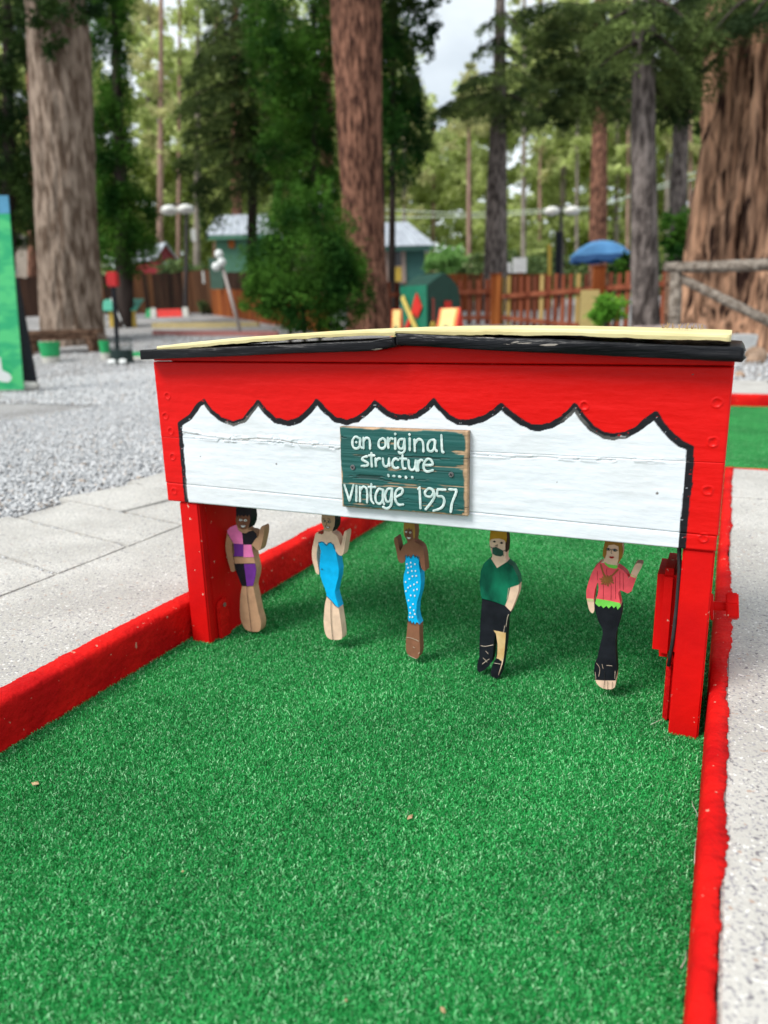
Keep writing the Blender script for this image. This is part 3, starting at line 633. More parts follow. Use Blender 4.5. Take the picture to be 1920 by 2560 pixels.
kblack = mat('figure_black', (.006, .007, .011), (.012, .014, .02), 40, rough=.55, spec=.18, bump=.3, bscale=80, dist=.002)
kline = mat('ink_line', (.015, .012, .012), None, rough=.7)
kwhite = mat('figure_white', (.78, .80, .78), None, rough=.6)
tan = pm('tan_skin', (.50, .29, .17)); dkface = pm('brown_face', (.22, .095, .055)); pale = pm('pale_skin', (.84, .60, .44)); paleface = pm('light_face', (.56, .37, .23))
brown = pm('brown_skin', (.26, .115, .065)); pink = pm('pink_cloth', (.88, .22, .52)); purple = pm('purple_cloth', (.15, .030, .27)); cyan = pm('cyan_cloth', (.0, .46, .88))
darkside = mat('dark_side', (.035, .02, .016), (.06, .035, .028), 30, rough=.7)
# 1
f = Fig(1, 'cut-out figure in pink, black and purple checked top and skirt beside the left post',
 [(237,40),(232,190),(228,240),(240,285),(215,292),(170,310),(135,350),(125,400),(108,500),(110,580),(130,680),(160,780),(173,828),(220,825),(213,770),(203,700),(190,640),(180,570),(184,500),(196,492),(207,540),(215,600),(205,650),(210,700),(215,740),(240,820),(270,900),(300,985),(290,1040),(278,1120),(275,1200),(276,1300),(285,1390),(310,1450),(345,1500),(410,1518),(490,1520),(512,1490),(520,1430),(515,1380),(490,1300),(470,1200),(450,1100),(435,1030),(428,985),(438,940),(457,880),(466,800),(452,730),(435,660),(425,600),(415,515),(440,545),(470,575),(495,588),(515,560),(527,510),(540,450),(552,390),(556,335),(548,300),(530,298),(510,325),(498,370),(484,430),(476,425),(465,385),(430,352),(385,348),(358,332),(378,305),(394,250),(396,190),(388,40)], tan)
f.piece('face', [(232,190),(228,240),(240,285),(262,320),(310,340),(350,335),(375,305),(394,250),(396,170),(300,165)], dkface)
hr = f.piece('hair', [(234,30),(390,30),(410,130),(412,220),(395,290),(397,200),(385,165),(365,195),(345,170),(325,192),(300,172),(280,190),(262,172),(250,200),(240,172),(234,205)], kblack, wrap=False, layer=2)
f.piece('hair', [(386,40),(400,120),(410,200),(404,260),(380,318),(392,250),(394,190)], kblack, wrap=True)
f.piece('top', [(215,292),(240,290),(255,345),(303,380),(308,440),(314,508),(205,500),(184,465),(150,410),(135,385),(132,350),(165,312)], pink, layer=1)
f.piece('top', [(303,380),(350,382),(378,362),(425,350),(465,385),(476,425),(445,460),(408,516),(318,512),(310,440)], kblack, layer=1, wrap=False)
f.piece('top', [(205,500),(316,510),(320,648),(206,648),(216,600)], purple, layer=2)
f.piece('top', [(320,515),(408,513),(424,600),(440,655),(320,658)], pink, layer=2)
f.piece('skirt', [(214,735),(328,735),(342,820),(352,900),(360,992),(300,988),(268,905),(238,825)], kblack, wrap=True, layer=1)
f.piece('skirt', [(326,735),(452,730),(466,800),(457,880),(430,985),(358,992),(346,880)], purple, layer=3)
f.lines('ink_lines', [[(360,990),(365,1100),(390,1300),(412,1512)],[(205,648),(320,650)],[(210,733),(450,728)],[(140,385),(165,430),(195,480)]], kline, .0010)
f.dots('eyes', [(290,229,20,14),(343,232,20,14)], kwhite, 3); f.dots('pupils', [(292,229,6,6),(345,232,6,6)], mat('grey_green', (.12, .2, .12)), 4)
f.lines('ink_lines', [[(270,222),(290,212),(310,224)],[(327,224),(345,214),(362,228)],[(270,235),(290,243),(308,236)],[(326,242),(345,249),(360,240)],[(300,190),(285,195),(268,205)],[(314,262),(320,270),(326,264)]], kline, .0007, 5)
f.piece('mouth', [(288,286),(348,288),(340,306),(318,314),(298,308)], kwhite, layer=3)
f.lines('ink_lines', [[(286,284),(318,290),(350,286)],[(288,288),(300,310),(318,316),(340,308),(349,288)]], kline, .0008, 5)
# 2
f = Fig(1, 'cut-out figure in plain blue strapless dress waving one hand, second from the left post',
 [(1222,110),(1215,230),(1225,280),(1240,310),(1243,350),(1230,368),(1175,366),(1145,385),(1135,430),(1120,500),(1105,570),(1103,640),(1115,720),(1140,800),(1150,840),(1180,862),(1191,845),(1180,780),(1162,690),(1158,610),(1172,530),(1182,500),(1200,540),(1212,590),(1205,650),(1197,720),(1198,800),(1205,870),(1230,950),(1260,1020),(1278,1080),(1278,1110),(1265,1150),(1252,1220),(1245,1300),(1240,1400),(1245,1480),(1265,1560),(1300,1600),(1350,1612),(1440,1610),(1455,1580),(1450,1500),(1440,1420),(1425,1330),(1412,1240),(1395,1180),(1375,1110),(1365,1060),(1370,1020),(1385,960),(1405,890),(1413,800),(1400,720),(1385,640),(1372,580),(1395,610),(1420,640),(1455,642),(1475,590),(1488,500),(1500,430),(1505,380),(1497,352),(1480,360),(1465,410),(1450,490),(1440,528),(1425,505),(1405,440),(1375,395),(1330,375),(1345,340),(1365,300),(1372,240),(1370,110)], pale)
f.piece('face', [(1222,150),(1215,230),(1225,280),(1242,315),(1245,350),(1300,365),(1330,355),(1345,335),(1365,300),(1372,240),(1370,150)], paleface)
f.piece('hair', [(1222,110),(1372,110),(1380,240),(1372,310),(1345,362),(1362,300),(1366,240),(1364,196),(1300,198),(1240,200),(1226,215)], kblack, wrap=True)
f.piece('paint_chip', [(1178,362),(1243,350),(1238,385),(1215,398),(1200,385),(1185,392)], pm('rust_red', (.28, .03, .015)), layer=1)
f.piece('dress', [(1180,490),(1210,480),(1240,485),(1275,518),(1300,492),(1325,490),(1355,515),(1370,560),(1387,640),(1401,720),(1414,800),(1406,890),(1386,960),(1366,1060),(1376,1110),(1396,1180),(1413,1236),(1380,1215),(1340,1165),(1300,1125),(1277,1104),(1277,1080),(1260,1020),(1230,950),(1205,870),(1196,760),(1204,650),(1212,590),(1199,540)], cyan, wrap=True)
f.lines('ink_lines', [[(1180,494),(1210,480),(1240,485),(1275,520),(1300,492),(1325,490),(1355,515),(1370,565)],[(1277,1106),(1300,1127),(1340,1167),(1380,1217),(1413,1238)],[(1330,1168),(1328,1300),(1335,1450),(1350,1605)]], kline, .0012)
f.dots('eyes', [(1253,238,16,12),(1307,247,18,14)], pm('eye_skin', (.5, .42, .32)), 3); f.dots('pupils', [(1256,239,6,7),(1303,248,7,8),(1224,794,9,6)], kline, 4)
f.lines('ink_lines', [[(1238,232),(1253,224),(1270,238)],[(1290,242),(1307,232),(1326,248)],[(1240,246),(1254,252),(1268,246)],[(1290,256),(1307,262),(1324,254)],[(1238,214),(1255,204)],[(1290,210),(1312,216),(1322,228)],[(1282,254),(1276,282),(1292,286)]], kline, .0009, 5)
f.piece('mouth', [(1264,292),(1290,304),(1314,306),(1302,324),(1282,318)], kwhite, layer=3)
f.lines('ink_lines', [[(1262,290),(1290,304),(1318,306)],[(1264,294),(1280,320),(1300,326),(1316,308)]], kline, .0009, 5)
# 3
f = Fig(2, 'cut-out figure in blue dress with white dots and raised left hand, middle of the row',
 [(288,60),(277,150),(275,200),(281,240),(302,268),(312,300),(300,318),(277,322),(260,345),(240,385),(234,388),(224,330),(213,280),(205,248),(190,246),(176,262),(180,300),(190,340),(205,400),(214,470),(235,500),(262,508),(282,490),(292,470),(294,520),(296,560),(279,620),(275,690),(285,780),(300,860),(318,940),(325,1000),(318,1060),(312,1090),(305,1180),(293,1290),(295,1370),(315,1410),(360,1435),(403,1453),(425,1430),(436,1370),(430,1270),(427,1180),(428,1100),(405,1085),(395,1000),(400,900),(430,790),(440,700),(436,620),(425,560),(418,500),(424,445),(440,520),(450,560),(470,580),(490,586),(484,500),(476,420),(458,350),(425,318),(390,300),(377,282),(386,240),(388,190),(376,60)], brown)
f.piece('face', [(292,160),(288,220),(302,265),(330,290),(362,270),(372,230),(368,165),(330,145)], dkface, layer=2)
blond = pm('blond_hair', (.42, .25, .055))
f.piece('hair', [(284,60),(378,60),(388,190),(384,255),(374,262),(366,200),(362,160),(345,172),(330,150),(312,170),(300,158),(290,200),(284,240),(275,195),(277,140)], blond, layer=3)
f.piece('dress', [(292,470),(297,424),(310,446),(327,430),(345,455),(372,420),(388,448),(402,430),(412,455),(422,438),(424,470),(419,510),(426,560),(437,620),(441,700),(431,790),(400,900),(395,1000),(405,1060),(428,1108),(418,1090),(403,1085),(388,1110),(372,1080),(358,1102),(342,1068),(330,1086),(318,1056),(325,1000),(317,940),(300,860),(285,780),(274,690),(278,620),(296,560),(294,520)], cyan, wrap=True)
f.dots('white_dots', [(u, v, 7, 9) for u, v in [(308,512),(345,498),(387,513),(320,548),(350,537),(318,595),(357,580),(392,580),(400,628),(362,632),(332,658),(295,688),(408,692),(378,713),(343,728),(320,745),(408,760),(376,770),(298,778),(345,822),(385,825),(323,870),(368,907),(340,940),(376,968),(340,995),(386,1005),(335,1035),(362,1035)]], kwhite, 3)
f.lines('ink_lines', [[(292,470),(297,424),(310,446)],[(310,446),(327,430),(345,455)],[(345,455),(372,420),(388,448)],[(388,448),(402,430),(412,455)],[(412,455),(422,438),(424,470)],[(318,1058),(330,1088),(342,1070)],[(342,1070),(358,1104),(372,1082)],[(372,1082),(388,1112),(403,1087)],[(403,1087),(425,1110)]], kline, .0011)
f.dots('eyes', [(301,194,10,9),(342,200,10,9)], kwhite, 4); f.dots('pupils', [(302,195,4,5),(342,201,4,5)], kline, 5)
f.piece('mouth', [(308,246),(345,250),(340,262),(322,265)], kwhite, layer=4); f.lines('ink_lines', [[(326,200),(318,235),(330,238)],[(290,182),(302,176),(315,184)],[(330,186),(344,182),(354,190)]], kline, .0009, 5)
f.lines('scuffs', [[(300,1238),(340,1240),(390,1258),(425,1275)],[(365,1330),(385,1340)],[(325,1415),(370,1436),(400,1448)],[(420,1400),(432,1385)]], pm('scuffed_wood', (.5, .4, .3)), .0012, 2)
# 4
f = Fig(2, 'cut-out figure in green shirt and face mask with one trouser leg chipped to bare wood',
 [(1140,110),(1130,200),(1118,290),(1128,360),(1145,410),(1150,440),(1135,466),(1100,480),(1065,520),(1045,570),(1030,650),(1028,740),(1038,820),(1050,860),(1045,950),(1035,1080),(1030,1200),(1025,1330),(1025,1420),(1005,1510),(1003,1560),(1022,1580),(1070,1555),(1110,1520),(1142,1470),(1152,1400),(1158,1330),(1168,1240),(1176,1196),(1186,1200),(1196,1300),(1192,1400),(1185,1450),(1152,1520),(1136,1580),(1142,1620),(1190,1642),(1218,1620),(1242,1540),(1257,1440),(1276,1300),(1283,1190),(1287,1060),(1312,1005),(1332,985),(1375,880),(1405,800),(1412,720),(1397,640),(1350,540),(1292,492),(1275,460),(1286,400),(1292,330),(1290,260),(1286,110)], pale)
f.piece('hair', [(1136,130),(1288,130),(1294,250),(1286,300),(1265,275),(1225,262),(1180,262),(1140,268),(1120,290),(1128,220)], pm('ochre_hair', (.50, .27, .02)), layer=1)
f.piece('hair', [(1284,130),(1290,260),(1292,330),(1287,395),(1281,390),(1282,300),(1278,130)], mat('dark_brown', (.05, .022, .018), None, rough=.7, spec=.1), wrap=True)
gsh = mat('green_shirt', (.003, .06, .036), (.008, .19, .10), 30, rough=.55, spec=.12, stretch=(1, 1, .5), lo=.38, hi=.66, bump=.4, bscale=80, dist=.002)
f.piece('shirt', [(1136,464),(1195,556),(1295,494),(1350,540),(1398,640),(1412,712),(1322,742),(1312,790),(1296,860),(1272,922),(1170,888),(1048,856),(1036,800),(1027,700),(1040,580),(1066,512),(1104,476)], gsh, wrap=True)
f.piece('trousers', [(1050,856),(1170,888),(1272,926),(1332,988),(1312,1010),(1288,1060),(1284,1190),(1277,1300),(1258,1440),(1243,1540),(1219,1622),(1190,1644),(1140,1622),(1134,1580),(1150,1520),(1184,1450),(1192,1400),(1196,1300),(1186,1202),(1176,1198),(1168,1240),(1158,1330),(1153,1400),(1143,1470),(1111,1522),(1070,1557),(1020,1582),(1001,1560),(1003,1510),(1024,1420),(1024,1330),(1029,1200),(1034,1080),(1044,950)], kblack, wrap=True)
f.piece('bare_wood', [(1163,1168),(1225,1180),(1282,1192),(1280,1250),(1273,1340),(1262,1440),(1240,1472),(1215,1450),(1192,1442),(1200,1400),(1202,1300),(1186,1200)], pm('bare_ply', (.68, .50, .26), c2=(.58, .38, .16)), layer=2)
f.piece('bare_wood', [(1262,1440),(1250,1500),(1228,1560),(1208,1620),(1220,1570),(1240,1500),(1250,1450)], pale, layer=2)
f.piece('mask', [(1150,352),(1182,345),(1215,360),(1255,380),(1260,418),(1236,438),(1185,430),(1150,408)], mat('mask_green', (.006, .10, .065), (.003, .05, .03), 60, rough=.6), layer=2)
f.lines('ink_lines', [[(1126,338),(1150,352)],[(1280,374),(1255,385)],[(1145,418),(1152,408)],[(1262,432),(1258,420)],[(1196,345),(1203,318)],[(1180,335),(1195,322)],[(1158,292),(1172,282),(1188,294)],[(1228,305),(1244,294),(1256,306)]], kline, .0011, 5)
f.dots('eyes', [(1172,290,10,9),(1243,305,10,9)], kline, 4)
f.lines('scuffs', [[(1036,1318),(1080,1325),(1160,1310)],[(1060,1440),(1100,1480)],[(1050,1500),(1090,1470),(1120,1450)],[(1168,1490),(1230,1500)],[(1285,1130),(1300,1040),(1312,1008)],[(1262,1190),(1272,1120)],[(1310,750),(1305,800),(1296,860)],[(1085,1370),(1110,1400)]], pm('scuffed_pale', (.6, .5, .4)), .0010, 2)
# 5
f = Fig(3, 'cut-out figure in coral jumper with sunburst necklace and black trousers nearest the right post',
 [(418,40),(400,110),(388,170),(385,215),(400,240),(396,262),(360,280),(310,330),(285,380),(260,450),(240,530),(238,590),(248,640),(260,700),(285,733),(303,730),(311,700),(308,640),(302,600),(310,530),(328,475),(343,450),(352,500),(345,560),(328,600),(315,650),(325,720),(350,800),(385,870),(390,920),(370,1000),(350,1080),(340,1150),(315,1190),(308,1260),(320,1350),(350,1390),(400,1418),(490,1418),(505,1350),(514,1260),(505,1180),(498,1080),(497,980),(505,900),(530,830),(550,740),(553,680),(545,650),(530,590),(520,550),(540,520),(570,530),(610,548),(640,530),(665,470),(690,400),(725,340),(745,300),(735,285),(705,280),(680,290),(655,340),(640,375),(620,422),(600,382),(560,345),(520,320),(512,298),(535,262),(562,222),(566,160),(556,110),(550,40)], pale)
hb = pm('auburn_hair', (.36, .18, .03))
f.piece('hair', [(416,40),(552,40),(562,110),(570,165),(564,222),(535,268),(516,292),(528,250),(532,190),(528,130),(490,112),(440,118),(422,150),(418,200),(404,242),(386,216),(388,170),(400,110)], hb, layer=1)
coral = pm('coral_cloth', (.92, .11, .14)); lime = pm('lime_cloth', (.20, .74, .10))
f.piece('jumper', [(362,280),(405,282),(430,310),(500,322),(520,318),(560,343),(600,380),(620,424),(640,380),(688,405),(665,470),(642,532),(610,550),(570,531),(540,521),(521,548),(530,590),(543,645),(430,618),(328,602),(345,560),(352,500),(343,448),(327,475),(309,530),(302,602),(240,597),(240,530),(260,450),(285,380),(310,330)], coral, wrap=True)
f.piece('collar', [(400,268),(430,290),(500,300),(514,298),(520,320),(498,330),(440,318),(408,290)], lime, layer=2)
f.piece('hem', [(328,600),(430,616),(542,640),(548,668),(520,698),(508,664),(486,684),(468,660),(440,686),(420,662),(392,684),(372,660),(352,672),(318,640)], lime, layer=3)
f.piece('cuff', [(240,597),(302,602),(306,625),(245,618)], pm('cream_cloth', (.66, .62, .30)), layer=2); f.piece('cuff', [(640,378),(688,404),(680,414),(634,396)], pm('cream_cuff', (.66, .62, .30)), layer=2)
f.piece('trousers', [(314,645),(420,670),(549,668),(554,690),(550,740),(530,830),(506,900),(498,980),(499,1080),(506,1180),(512,1260),(498,1335),(400,1334),(322,1330),(308,1260),(315,1190),(339,1150),(349,1080),(369,1000),(389,920),(384,870),(349,800),(324,720)], kblack, wrap=True)
gold = pm('bronze_paint', (.30, .13, .035))
f.lines('necklace', [[(368,288),(382,340),(405,402)],[(525,335),(490,370),(455,405)]] + [[(425 + 22 * math.cos(a), 430 + 18 * math.sin(a)), (425 + (52 + 14 * (k % 2)) * math.cos(a), 432 + (42 + 10 * (k % 2)) * math.sin(a))] for k, a in enumerate(np.linspace(0, 6.28, 14)[:-1])], gold, .0026, 3)
f.dots('pendant', [(425, 432, 30, 24)], gold, 3)
f.dots('eyes', [(437,153,14,9),(495,161,16,10)], pm('eye_grey', (.22, .24, .26)), 4); f.dots('pupils', [(437,153,6,8),(495,161,6,8)], kline, 5)
f.lines('ink_lines', [[(415,150),(437,142),(460,156),(478,152),(500,150),(520,164)],[(420,158),(440,166),(456,158)],[(480,166),(498,172),(516,166)],[(468,160),(462,186),(474,188)],[(400,1250),(404,1330),(396,1410)],[(432,1340),(430,1416)],[(475,1345),(470,1416)]], kline, .0007, 5)
f.piece('lips', [(444,222),(456,218),(466,222),(478,218),(490,226),(478,236),(456,236)], pm('lip_red', (.45, .015, .02)), layer=3)
f.lines('wood_cracks', [[(338,350),(338,430)],[(420,330),(424,400)],[(462,480),(460,610)],[(500,400),(502,600)],[(540,350),(540,510)],[(570,370),(572,520)],[(392,460),(390,610)]], pm('coral_dark', (.4, .04, .05)), .0006, 2)
f.lines('scuffs', [[(330,1180),(360,1230),(350,1300)],[(420,1200),(470,1205)],[(318,1260),(325,1320)],[(498,1250),(495,1320)],[(380,1190),(390,1230)]], pm('scuffed_fig', (.55, .45, .35)), .0009, 2)

# ---------------------------------------------------------------- background: bark, trunks, foliage
def bark(name, a, b_, sc=5, st=(1, 1, .16), lo=.38, hi=.62):
    return mat(name, a, b_, sc, rough=.95, bump=1.0, bscale=sc * 2.2, dist=.05, stretch=st, lo=lo, hi=hi, detail=8, spec=.15)
bk_grey = bark('bark_grey', (.10, .066, .046), (.33, .255, .20), 12, (1, 1, .24)); bk_red = bark('bark_red', (.05, .022, .016), (.30, .145, .095), 14, (1, 1, .3))
bk_giant = bark('bark_giant', (.028, .013, .010), (.66, .38, .24), 10, (1.2, 1.2, .16), .38, .66); bk_dark = bark('bark_dark', (.02, .015, .013), (.06, .045, .04), 9)
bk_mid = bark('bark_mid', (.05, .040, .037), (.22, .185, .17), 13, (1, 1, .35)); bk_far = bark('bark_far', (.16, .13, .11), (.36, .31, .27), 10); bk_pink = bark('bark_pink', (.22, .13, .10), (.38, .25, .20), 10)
def leafm(name, a, b_, tr_=.25):
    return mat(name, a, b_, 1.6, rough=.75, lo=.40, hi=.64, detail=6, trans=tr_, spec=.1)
lf_dark = leafm('leaf_dark', (.010, .030, .008), (.055, .100, .022)); lf_green = leafm('leaf_green', (.010, .048, .006), (.075, .19, .022))
lf_deep = leafm('leaf_deep', (.008, .036, .008), (.040, .13, .020)); lf_olive = leafm('leaf_olive', (.05, .085, .030), (.15, .21, .075), .3)
lf_far = leafm('leaf_far', (.34, .40, .15), (.74, .82, .36), .65); lf_far2 = leafm('leaf_far_yellow', (.32, .33, .14), (.72, .70, .36), .55)  # far leaves lightened: distance haze and sunlight are put into their colour
lf_lime = leafm('leaf_lime', (.09, .26, .025), (.26, .52, .07), .3); lf_boughtip = leafm('leaf_bough', (.022, .042, .014), (.15, .21, .060), .3)
lf_light = leafm('leaf_light', (.13, .30, .07), (.30, .52, .17), .4)

def trunk(path, rad, name, mt, par, seed=1, n=48, rows_=60, amp=.05, fz=1.2, ft=6, flare=0.0, flare_h=.6):
    P = np.array([list(p) for p in path], float); t = np.r_[0, np.cumsum(np.linalg.norm(np.diff(P, axis=0), axis=1))]; tt = np.linspace(0, t[-1], rows_)
    c = np.stack([np.interp(tt, t, P[:, k]) for k in range(3)], -1); r_ = np.interp(tt, t, rad)
    th = np.linspace(0, 2 * np.pi, n, endpoint=False); TH, TT = np.meshgrid(th, tt, indexing='xy')
    xx, yy = np.cos(TH) * ft, np.sin(TH) * ft
    nn = fbm(xx, yy, TT * fz, seed=seed, oc=3); rg = 1 - np.abs(2 * nn - 1) ** .7
    pl = np.clip((nn - .40) * 5, 0, 1)
    R_ = r_[:, None] * (1 + amp * (pl - .5) * 2 + (fbm(np.cos(TH) * 1.2, np.sin(TH) * 1.2, TT * .3, seed=seed + 5) - .5) * .18)
    R_ = R_ * (1 + flare * np.exp(-TT / flare_h) * (.6 + .8 * vnoise(np.cos(TH) * 2, np.sin(TH) * 2, seed=seed)))
    V = np.stack([c[:, 0][:, None] + np.cos(TH) * R_, c[:, 1][:, None] + np.sin(TH) * R_, np.repeat(c[:, 2][:, None], n, 1)], -1).reshape(-1, 3)
    i = np.arange(rows_ - 1)[:, None] * n + np.arange(n)[None]; j = np.arange(rows_ - 1)[:, None] * n + ((np.arange(n) + 1) % n)[None]
    return mesh_obj(name, V, np.stack([i, j, j + n, i + n], -1).reshape(-1, 4), mt, par, smooth=True)
def leaves(P, size, droop=.3, asp=2.6, out=None):
    n = len(P); d = rng.normal(size=(n, 3)); d[:, 2] = d[:, 2] * .5 - droop
    if out is not None: d = d * .7 + out
    d /= np.linalg.norm(d, axis=1)[:, None]; q_ = rng.normal(size=(n, 3)); q_[:, 2] *= .6; w = np.cross(d, q_); w /= np.linalg.norm(w, axis=1)[:, None] + 1e-9
    s = size * rng.uniform(.55, 1.35, n)[:, None]
    V = np.stack([P, P + d * s * .5 + w * s / asp * .5, P + d * s, P + d * s * .5 - w * s / asp * .5], 1).reshape(-1, 3)
    return V, (np.arange(n)[:, None] * 4 + np.arange(4)[None])
def clump_pts(c, r_, n):
    k = max(3, int(n / 55)); cc = rng.normal(size=(k, 3)); cc /= np.linalg.norm(cc, axis=1)[:, None]; cc *= rng.uniform(.35, 1.0, k)[:, None] ** .5
    idx = rng.integers(0, k, n); p = cc[idx] + rng.normal(size=(n, 3)) * .16
    return np.array(c) + p * np.array(r_)
DK = 4.5
def crown(par, clumps, dens, size, mt, name='crown', droop=.3, asp=2.0):
    """clumps: (x, y, rx, ry, s[, rz]) on the view; dens = leaves per square metre of silhouette"""
    Vs, Fs, n0 = [], [], 0
    for c in clumps:
        x, y, rx, ry, s = c[:5]; p = at(x, y, s); u = s / 1590.0; rz = c[5] if len(c) > 5 else rx * u
        n = int(dens * DK * rx * ry * u * u * 3.14); P = clump_pts((0, 0, 0), (1, 1, 1), n)
        W_ = p + P[:, :1] * _r0 * rx * u + P[:, 1:2] * FH * rz + P[:, 2:3] * np.array([0, 0, 1]) * ry * u
        v, f_ = leaves(W_, size, droop, asp); Vs.append(v); Fs.append(f_ + n0); n0 += len(v)
    return mesh_obj(name, np.concatenate(Vs), np.concatenate(Fs), mt, par)
def boughs(par, specs, mt, size=.12, name='crown', per=420, limb=None):
    """specs: (x0, y0, x1, y1, s0, s1, spread_m) a drooping spray from a to b"""
    Vs, Fs, n0 = [], [], 0; lb = MB()
    for sp in specs:
        x0, y0, x1, y1, s0, s1, w = sp[:7]; a, b_ = at(x0, y0, s0), at(x1, y1, s1); Ln = np.linalg.norm(b_ - a); n = int(per * 3.6 * Ln * w)
        t = rng.uniform(0, 1, n) ** .8; d = (b_ - a) / Ln; sd = np.cross(d, [0, 0, 1]); sd /= np.linalg.norm(sd) + 1e-9
        lat = rng.uniform(-1, 1, n) * w * (.25 + .9 * np.sin(np.clip(t * 1.1, 0, 1) * 3.0))
        p = a + (b_ - a) * t[:, None] + sd * lat[:, None]; p[:, 2] += -np.abs(lat) * .35 + np.sin(t * 3.14) * Ln * .06 - rng.exponential(w * .13, n) + np.round(lat * 4) * .02
        v, f_ = leaves(p, size, .35, 3.4, out=np.sign(lat)[:, None] * sd * .6 + d * .5); Vs.append(v); Fs.append(f_ + n0); n0 += len(v)
        tt = np.linspace(0, .95, 6); lb.tube([tuple(a + (b_ - a) * q + np.array([0, 0, math.sin(q * 3.14) * Ln * .06])) for q in tt], [.035 * (1 - .8 * q) for q in tt], 5, cap=False)
    o = mesh_obj(name, np.concatenate(Vs), np.concatenate(Fs), mt, par)
    if limb: lb.build('limb', limb, par, smooth=True)
    return o
def tree(name, label, cat, x0, s, pts, mt, group=None, ext=1.0, **kw):
    """pts: (x, y, width) on the view up the trunk, all at distance s; the first is snapped to the ground"""
    b0 = base(x0, s); e = empty(name, b0, label, cat, group); P = []; R_ = []
    for k, (x, y, w) in enumerate(pts):
        p = at(x, y, s); P.append(p); R_.append(w * s / 1590.0 / 2)
    P.insert(0, np.array([b0.x, b0.y, b0.z - .12])); R_.insert(0, R_[0] * 1.06)
    P = sorted(zip(P, R_), key=lambda q: q[0][2]); path = [p for p, _ in P]; rad = [r_ for _, r_ in P]
    d = path[-1] - path[-2]; d /= max(d[2], .2); path.append(path[-1] + d * 6 * ext); rad.append(rad[-1] * .72); path.append(path[-1] + d * 7 * ext); rad.append(rad[-1] * .3)
    trunk(path, rad, 'trunk', mt, e, **kw); return e
G_T = 'tall conifers around the course'
t1 = tree('cedar_tree', 'broad grey-brown trunk standing behind the wooden bench at the left', 'tree', 158, 14, [(156,700,122),(146,500,118),(138,300,116),(128,100,112),(120,0,110)], bk_grey, G_T, seed=3, n=120, rows_=320, amp=.035, ft=6, fz=2.0, flare=.03)
crown(t1, [(150,30,55,40,13.2),(110,60,30,50,13.3),(100,-60,120,60,13.5)], 260, .10, lf_dark)
t2 = tree('pine_tree', 'tall reddish-brown trunk rising in the centre of the view behind the roof', 'tree', 795, 15, [(797,690,84),(790,560,76),(782,400,78),(776,250,84),(772,100,90),(770,0,92)], bk_red, G_T, seed=8, n=110, rows_=320, amp=.04, ft=7, fz=1.1, flare=.1)
crown(t2, [(760,-90,150,50,15),(820,-120,160,60,15)], 160, .12, lf_dark)
t3 = tree('pine_tree', 'giant pine with thick orange-brown bark plates at the right edge', 'tree', 1690, 11, [(1690,700,405),(1690,560,350),(1700,400,330),(1710,200,305),(1718,0,296)], bk_giant, G_T, seed=12, n=210, rows_=300, amp=.08, ft=10, fz=1.15, flare=.10)
crown(t3, [(1760,-120,220,60,11)], 160, .1, lf_dark)
boughs(t3, [(1560,-30,1400,60,10.6,9.6,.5),(1600,10,1480,110,10.4,9.4,.4),(1640,-10,1540,70,10.0,9.2,.4),(1700,-20,1620,45,10.2,9.0,.35),(1530,60,1440,190,10.8,10.2,.4),(1545,130,1450,240,10.8,10.4,.35)], lf_boughtip, .07, per=900, limb=bk_dark)
t4 = tree('fir_tree', 'slim dark grey trunk standing just left of the log railing', 'tree', 1397, 9.5, [(1395,700,56),(1391,500,50),(1389,300,44),(1391,150,42),(1392,0,40)], bk_mid, G_T, seed=14, n=60, rows_=200, amp=.06, ft=5, fz=1.5, flare=.12)
boughs(t4, [(1390,60,1490,150,9.5,9.2,.35),(1390,110,1500,235,9.5,9.7,.35),(1390,20,1300,60,9.5,9.0,.4),(1390,90,1290,150,9.5,9.2,.35),(1390,150,1450,260,9.5,9.8,.3),(1390,-10,1480,40,9.5,9.0,.4),(1390,20,1340,110,9.5,10.2,.35)], lf_boughtip, .07, per=1000, limb=bk_dark)
t5 = tree('fir_tree', 'slender violet-grey trunk behind the picket fence right of the teal cabin', 'tree', 1068, 19, [(1070,590,48),(1073,400,38),(1077,250,30),(1080,100,22),(1081,0,18)], bk_mid, G_T, seed=15, n=40, rows_=160, amp=.05)
boughs(t5, [(1077,190,960,225,19,18.3,.7),(1078,160,1010,175,19,18,.6),(1077,200,1170,245,19,18.4,.7),(1078,130,1150,170,19,18.4,.6),(1079,90,1120,120,19,18.4,.45),(1079,80,1035,110,19,18.5,.4),(1077,225,1110,270,19,18.2,.5),(1077,215,1020,245,19,18,.5),(1080,20,1120,60,19,18.5,.4),(1080,30,1050,60,19,18.5,.35),(1077,200,930,245,19,18.9,.5)], lf_boughtip, .11, per=300, limb=bk_dark)
t6 = tree('pine_tree', 'straight rust-red trunk rising behind the blue parasol', 'tree', 1290, 29, [(1291,560,36),(1293,400,32),(1296,240,27),(1297,100,24),(1297,0,22)], bk_red, G_T, seed=16, n=40, rows_=140, amp=.04)
boughs(t6, [(1297,190,1150,240,21,20,1.0),(1297,150,1120,190,21,20,1.1),(1297,120,1170,130,21,20,1.1),(1297,80,1150,70,21,20,1.1),(1297,50,1200,30,21,20,1.1),(1297,200,1370,245,21,20.5,.8),(1297,160,1400,200,21,20.5,.9),(1297,100,1390,130,21,20.5,.9),(1297,60,1380,70,21,20.5,.9),(1297,20,1120,20,21,20,1.0),(1297,0,1380,15,21,20,1.0),(1297,210,1240,258,21,20,.8),(1297,160,1230,210,21,19.5,1.0),(1297,90,1260,160,21,19.5,.9)], lf_boughtip, .14, per=230, limb=bk_dark)
